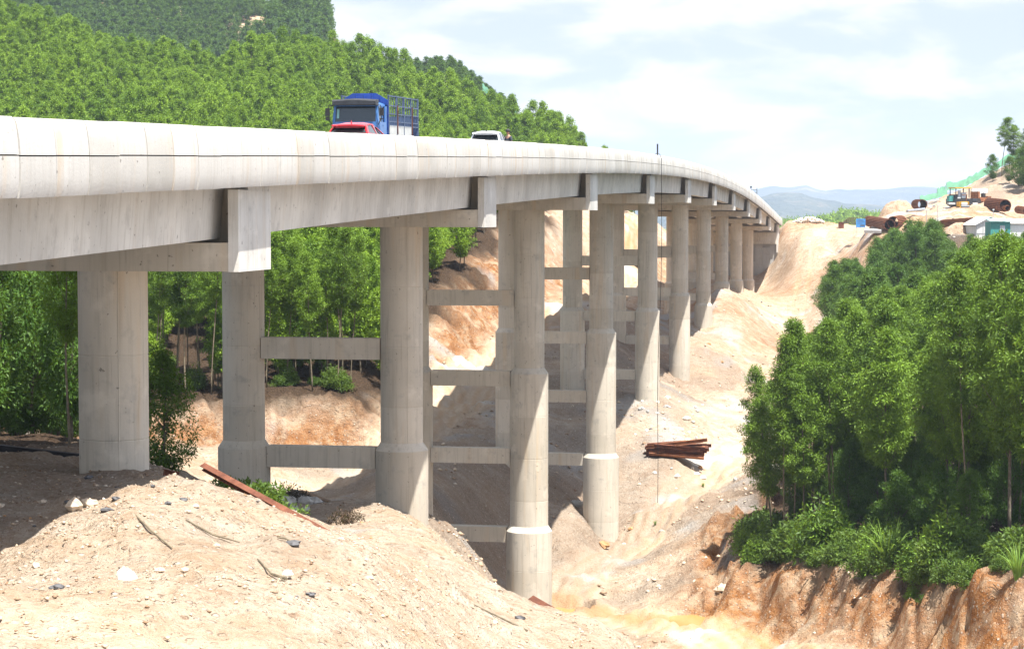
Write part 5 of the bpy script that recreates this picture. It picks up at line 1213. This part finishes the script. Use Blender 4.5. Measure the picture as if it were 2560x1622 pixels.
# rubble on the valley slopes and the cut banks
N = 15000; gu = rs.uniform(1000, 2560, N); gd = np.exp(rs.uniform(math.log(104), math.log(468), N)); gx_ = (gu-1280)/F*gd
tk = np.minimum.reduce([d_line(gx_, gd, q) for q in TRACKS[:3]]); keep_ = (fbm(gx_, gd, 12, 19, 4) > -.15) & (tk > 2.2) & (sd_poly(gx_, gd, LPOLY) < 0); gx_, gd = gx_[keep_], gd[keep_]; n = len(gx_)
gzv = height(gx_, gd); sz_ = .05+.20*rs.rand(n)**4; an = rs.rand(n)*6.283; ca, sa = np.cos(an), np.sin(an)
bb = base[None]*(sz_[:, None, None])*(1+.7*(rs.rand(n, 5, 3)-.5))*np.array([1.3, 1.1, .9])
V2 = np.stack([bb[..., 0]*ca[:, None]-bb[..., 1]*sa[:, None]+gx_[:, None], bb[..., 0]*sa[:, None]+bb[..., 1]*ca[:, None]+gd[:, None], bb[..., 2]+gzv[:, None]+.02], 2).reshape(-1, 3)
Q2 = (np.arange(n)[:, None, None]*5+tri[None]).reshape(-1, 3)
tag(link('rubble', np_mesh('rubble', V2, Q2, {'tint': ('FACE', 'FLOAT', np.repeat(rs.rand(n), 6))}), M['gravel']), kind='stuff')
# sticks
for k, (u0, d0, u1, d1, l) in enumerate(((640,47.6,712,45.6,'bent grey dry branch on the middle of the sand slope'),(460,50.4,595,50.2,'long thin dry twig lying near the top of the sand'),(1185,66,1318,63.5,'long grey stick on the sand below the tallest column'),(690,50,730,49.8,'short broken stick beside the black gravel patch'),(318,50,425,47.5,'thin straw-like twig on the left of the sand crest'))):
    a_, c_ = G(u0, d0, .04), G(u1, d1, .04); m_ = (a_+c_)/2; m_.z = gz(m_.x, m_.y)+.07; b = MB(); b.tube([a_, m_, c_], [.018, .028, .034 if k in (0, 2) else .015], 6)
    if k == 0: b.tube([m_.lerp(c_, .5), m_.lerp(c_, .8)+Vector((.05, -.35, -.02))], [.02, .01], 5)
    tag(b.build('stick', M['barkpale']), l, 'stick')
t = NT('muddy_water'); t.set((.36, .215, .07), .12, 0, .5); M['water'] = t.mat
def pool(name, pts, z):
    b = MB(); b._add([Vector((x, y, z)) for x, y in pts], [tuple(range(len(pts)))]); return tag(b.build(name, M['water']), kind='structure')

for k, (pu, pd, rx, ry, zc) in enumerate(PUD):
    cx, cy_ = (pu-1280)/F*pd, pd; z = zc-.16; pts = []
    for q in range(36):
        a, e = math.cos(q*math.pi/18), math.sin(q*math.pi/18); f_ = .25
        while f_ < 1.3 and gz(cx+a*rx*f_, cy_+e*ry*f_) < z: f_ += .03
        pts.append((cx+a*rx*(f_+.05), cy_+e*ry*(f_+.05)))
    pool('puddle', pts, z)
# ---------------------------------------------------------------- camera, light, air
sc = bpy.context.scene
cam = bpy.data.cameras.new('camera'); co = bpy.data.objects.new('camera', cam); C.objects.link(co); sc.camera = co
cam.sensor_width = 36; cam.lens = 36*F/2560; cam.clip_end = 30000; cam.clip_start = .5
co.location = (0, 0, 0); co.rotation_euler = (math.radians(90)-TH, 0, 0)
SUN_EL, SUN_AZ = math.radians(70), math.radians(-52)     # azimuth from +x, counter-clockwise
sd = Vector((math.cos(SUN_EL)*math.cos(SUN_AZ), math.cos(SUN_EL)*math.sin(SUN_AZ), math.sin(SUN_EL)))
L = bpy.data.lights.new('sun', 'SUN'); lo = bpy.data.objects.new('sun', L); C.objects.link(lo)
L.energy = 5.0; L.angle = math.radians(.53); L.color = (1, .955, .88)
lo.rotation_euler = sd.to_track_quat('Z', 'Y').to_euler(); lo.location = (60, -40, 120)
w = bpy.data.worlds.new('World'); sc.world = w; w.use_nodes = True
nt = w.node_tree; nn = nt.nodes; bg = nn['Background']
sky = nn.new('ShaderNodeTexSky'); sky.sky_type = 'NISHITA'; sky.sun_disc = False
sky.sun_elevation = SUN_EL; sky.sun_rotation = math.radians(90)-SUN_AZ; sky.air_density = 1.0; sky.dust_density = 1.5; sky.ozone_density = 1.0
tc = nn.new('ShaderNodeTexCoord'); mp = nn.new('ShaderNodeMapping'); mp.inputs['Scale'].default_value = (12, 12, 36); mp.inputs['Location'].default_value = (3.1, .4, 1.7)
nt.links.new(tc.outputs['Generated'], mp.inputs['Vector'])
nz = nn.new('ShaderNodeTexNoise'); nz.inputs['Scale'].default_value = 1.0; nz.inputs['Detail'].default_value = 9; nz.inputs['Roughness'].default_value = .52; nz.inputs['Distortion'].default_value = .35
nt.links.new(mp.outputs[0], nz.inputs['Vector'])
rp = nn.new('ShaderNodeMapRange'); rp.inputs[1].default_value = .41; rp.inputs[2].default_value = .57; rp.interpolation_type = 'SMOOTHSTEP'
nt.links.new(nz.outputs['Fac'], rp.inputs[0])
# thin cloud lies low over the horizon and opens overhead
sx = nn.new('ShaderNodeSeparateXYZ'); nt.links.new(tc.outputs['Generated'], sx.inputs[0])
lowr = nn.new('ShaderNodeMapRange'); nt.links.new(sx.outputs['Z'], lowr.inputs[0]); lowr.inputs[1].default_value = .55; lowr.inputs[2].default_value = .12
mu = nn.new('ShaderNodeMath'); mu.operation = 'MULTIPLY'; nt.links.new(rp.outputs[0], mu.inputs[0]); nt.links.new(lowr.outputs[0], mu.inputs[1])
def mixc(f, a, b):
    m = nn.new('ShaderNodeMix'); m.data_type = 'RGBA'
    for k, v in ((0, f), (6, a), (7, b)):
        if isinstance(v, bpy.types.NodeSocket): nt.links.new(v, m.inputs[k])
        else: m.inputs[k].default_value = v
    return m.outputs[2]
low = mixc(rp.outputs[0], SKYBLUE, CLOUD)               # milky sky and thin cloud towards the horizon
nt.links.remove(lowr.inputs[0].links[0]); nt.links.new(sx.outputs['Z'], lowr.inputs[0]); lowr.inputs[1].default_value = .40; lowr.inputs[2].default_value = .13
high = mixc(mu.outputs[0], sky.outputs[0], CLOUDFILL)
n2 = nn.new('ShaderNodeTexNoise'); n2.inputs['Scale'].default_value = 2.2; n2.inputs['Detail'].default_value = 5; nt.links.new(tc.outputs['Generated'], n2.inputs['Vector'])
r2 = nn.new('ShaderNodeMapRange'); r2.inputs[1].default_value = .42; r2.inputs[2].default_value = .6; nt.links.new(n2.outputs['Fac'], r2.inputs[0])
high = mixc(r2.outputs[0], sky.outputs[0], CLOUDFILL)     # broken bright cloud overhead, out of view, added as fill light
nt.links.new(mixc(lowr.outputs[0], high, low), bg.inputs['Color']); bg.inputs['Strength'].default_value = SKY_STR
# air: pale haze that far hills fade into
t = NT('haze_air'); t.n.remove(t.b)
pv = t.node('ShaderNodeVolumePrincipled', {'Color': (.66, .79, 1.0, 1), 'Density': HAZE, 'Anisotropy': 0.0})
t.l.new(pv.outputs[0], t.out.inputs['Volume'])
if HAZE > 0:
    b = MB(); b.box((1300, 6150, 60), (5600, 13300, 340)); tag(b.build('haze', t.mat), kind='stuff')
sc.render.engine = 'CYCLES'; cy = sc.cycles
cy.max_bounces = 5; cy.diffuse_bounces = 3; cy.glossy_bounces = 2; cy.transmission_bounces = 3; cy.transparent_max_bounces = 8; cy.volume_bounces = 0
cy.use_denoising = True; cy.sample_clamp_indirect = 6
vs = sc.view_settings; vs.view_transform = 'Standard'; vs.look = 'None'; vs.exposure = EXPO; vs.gamma = 1
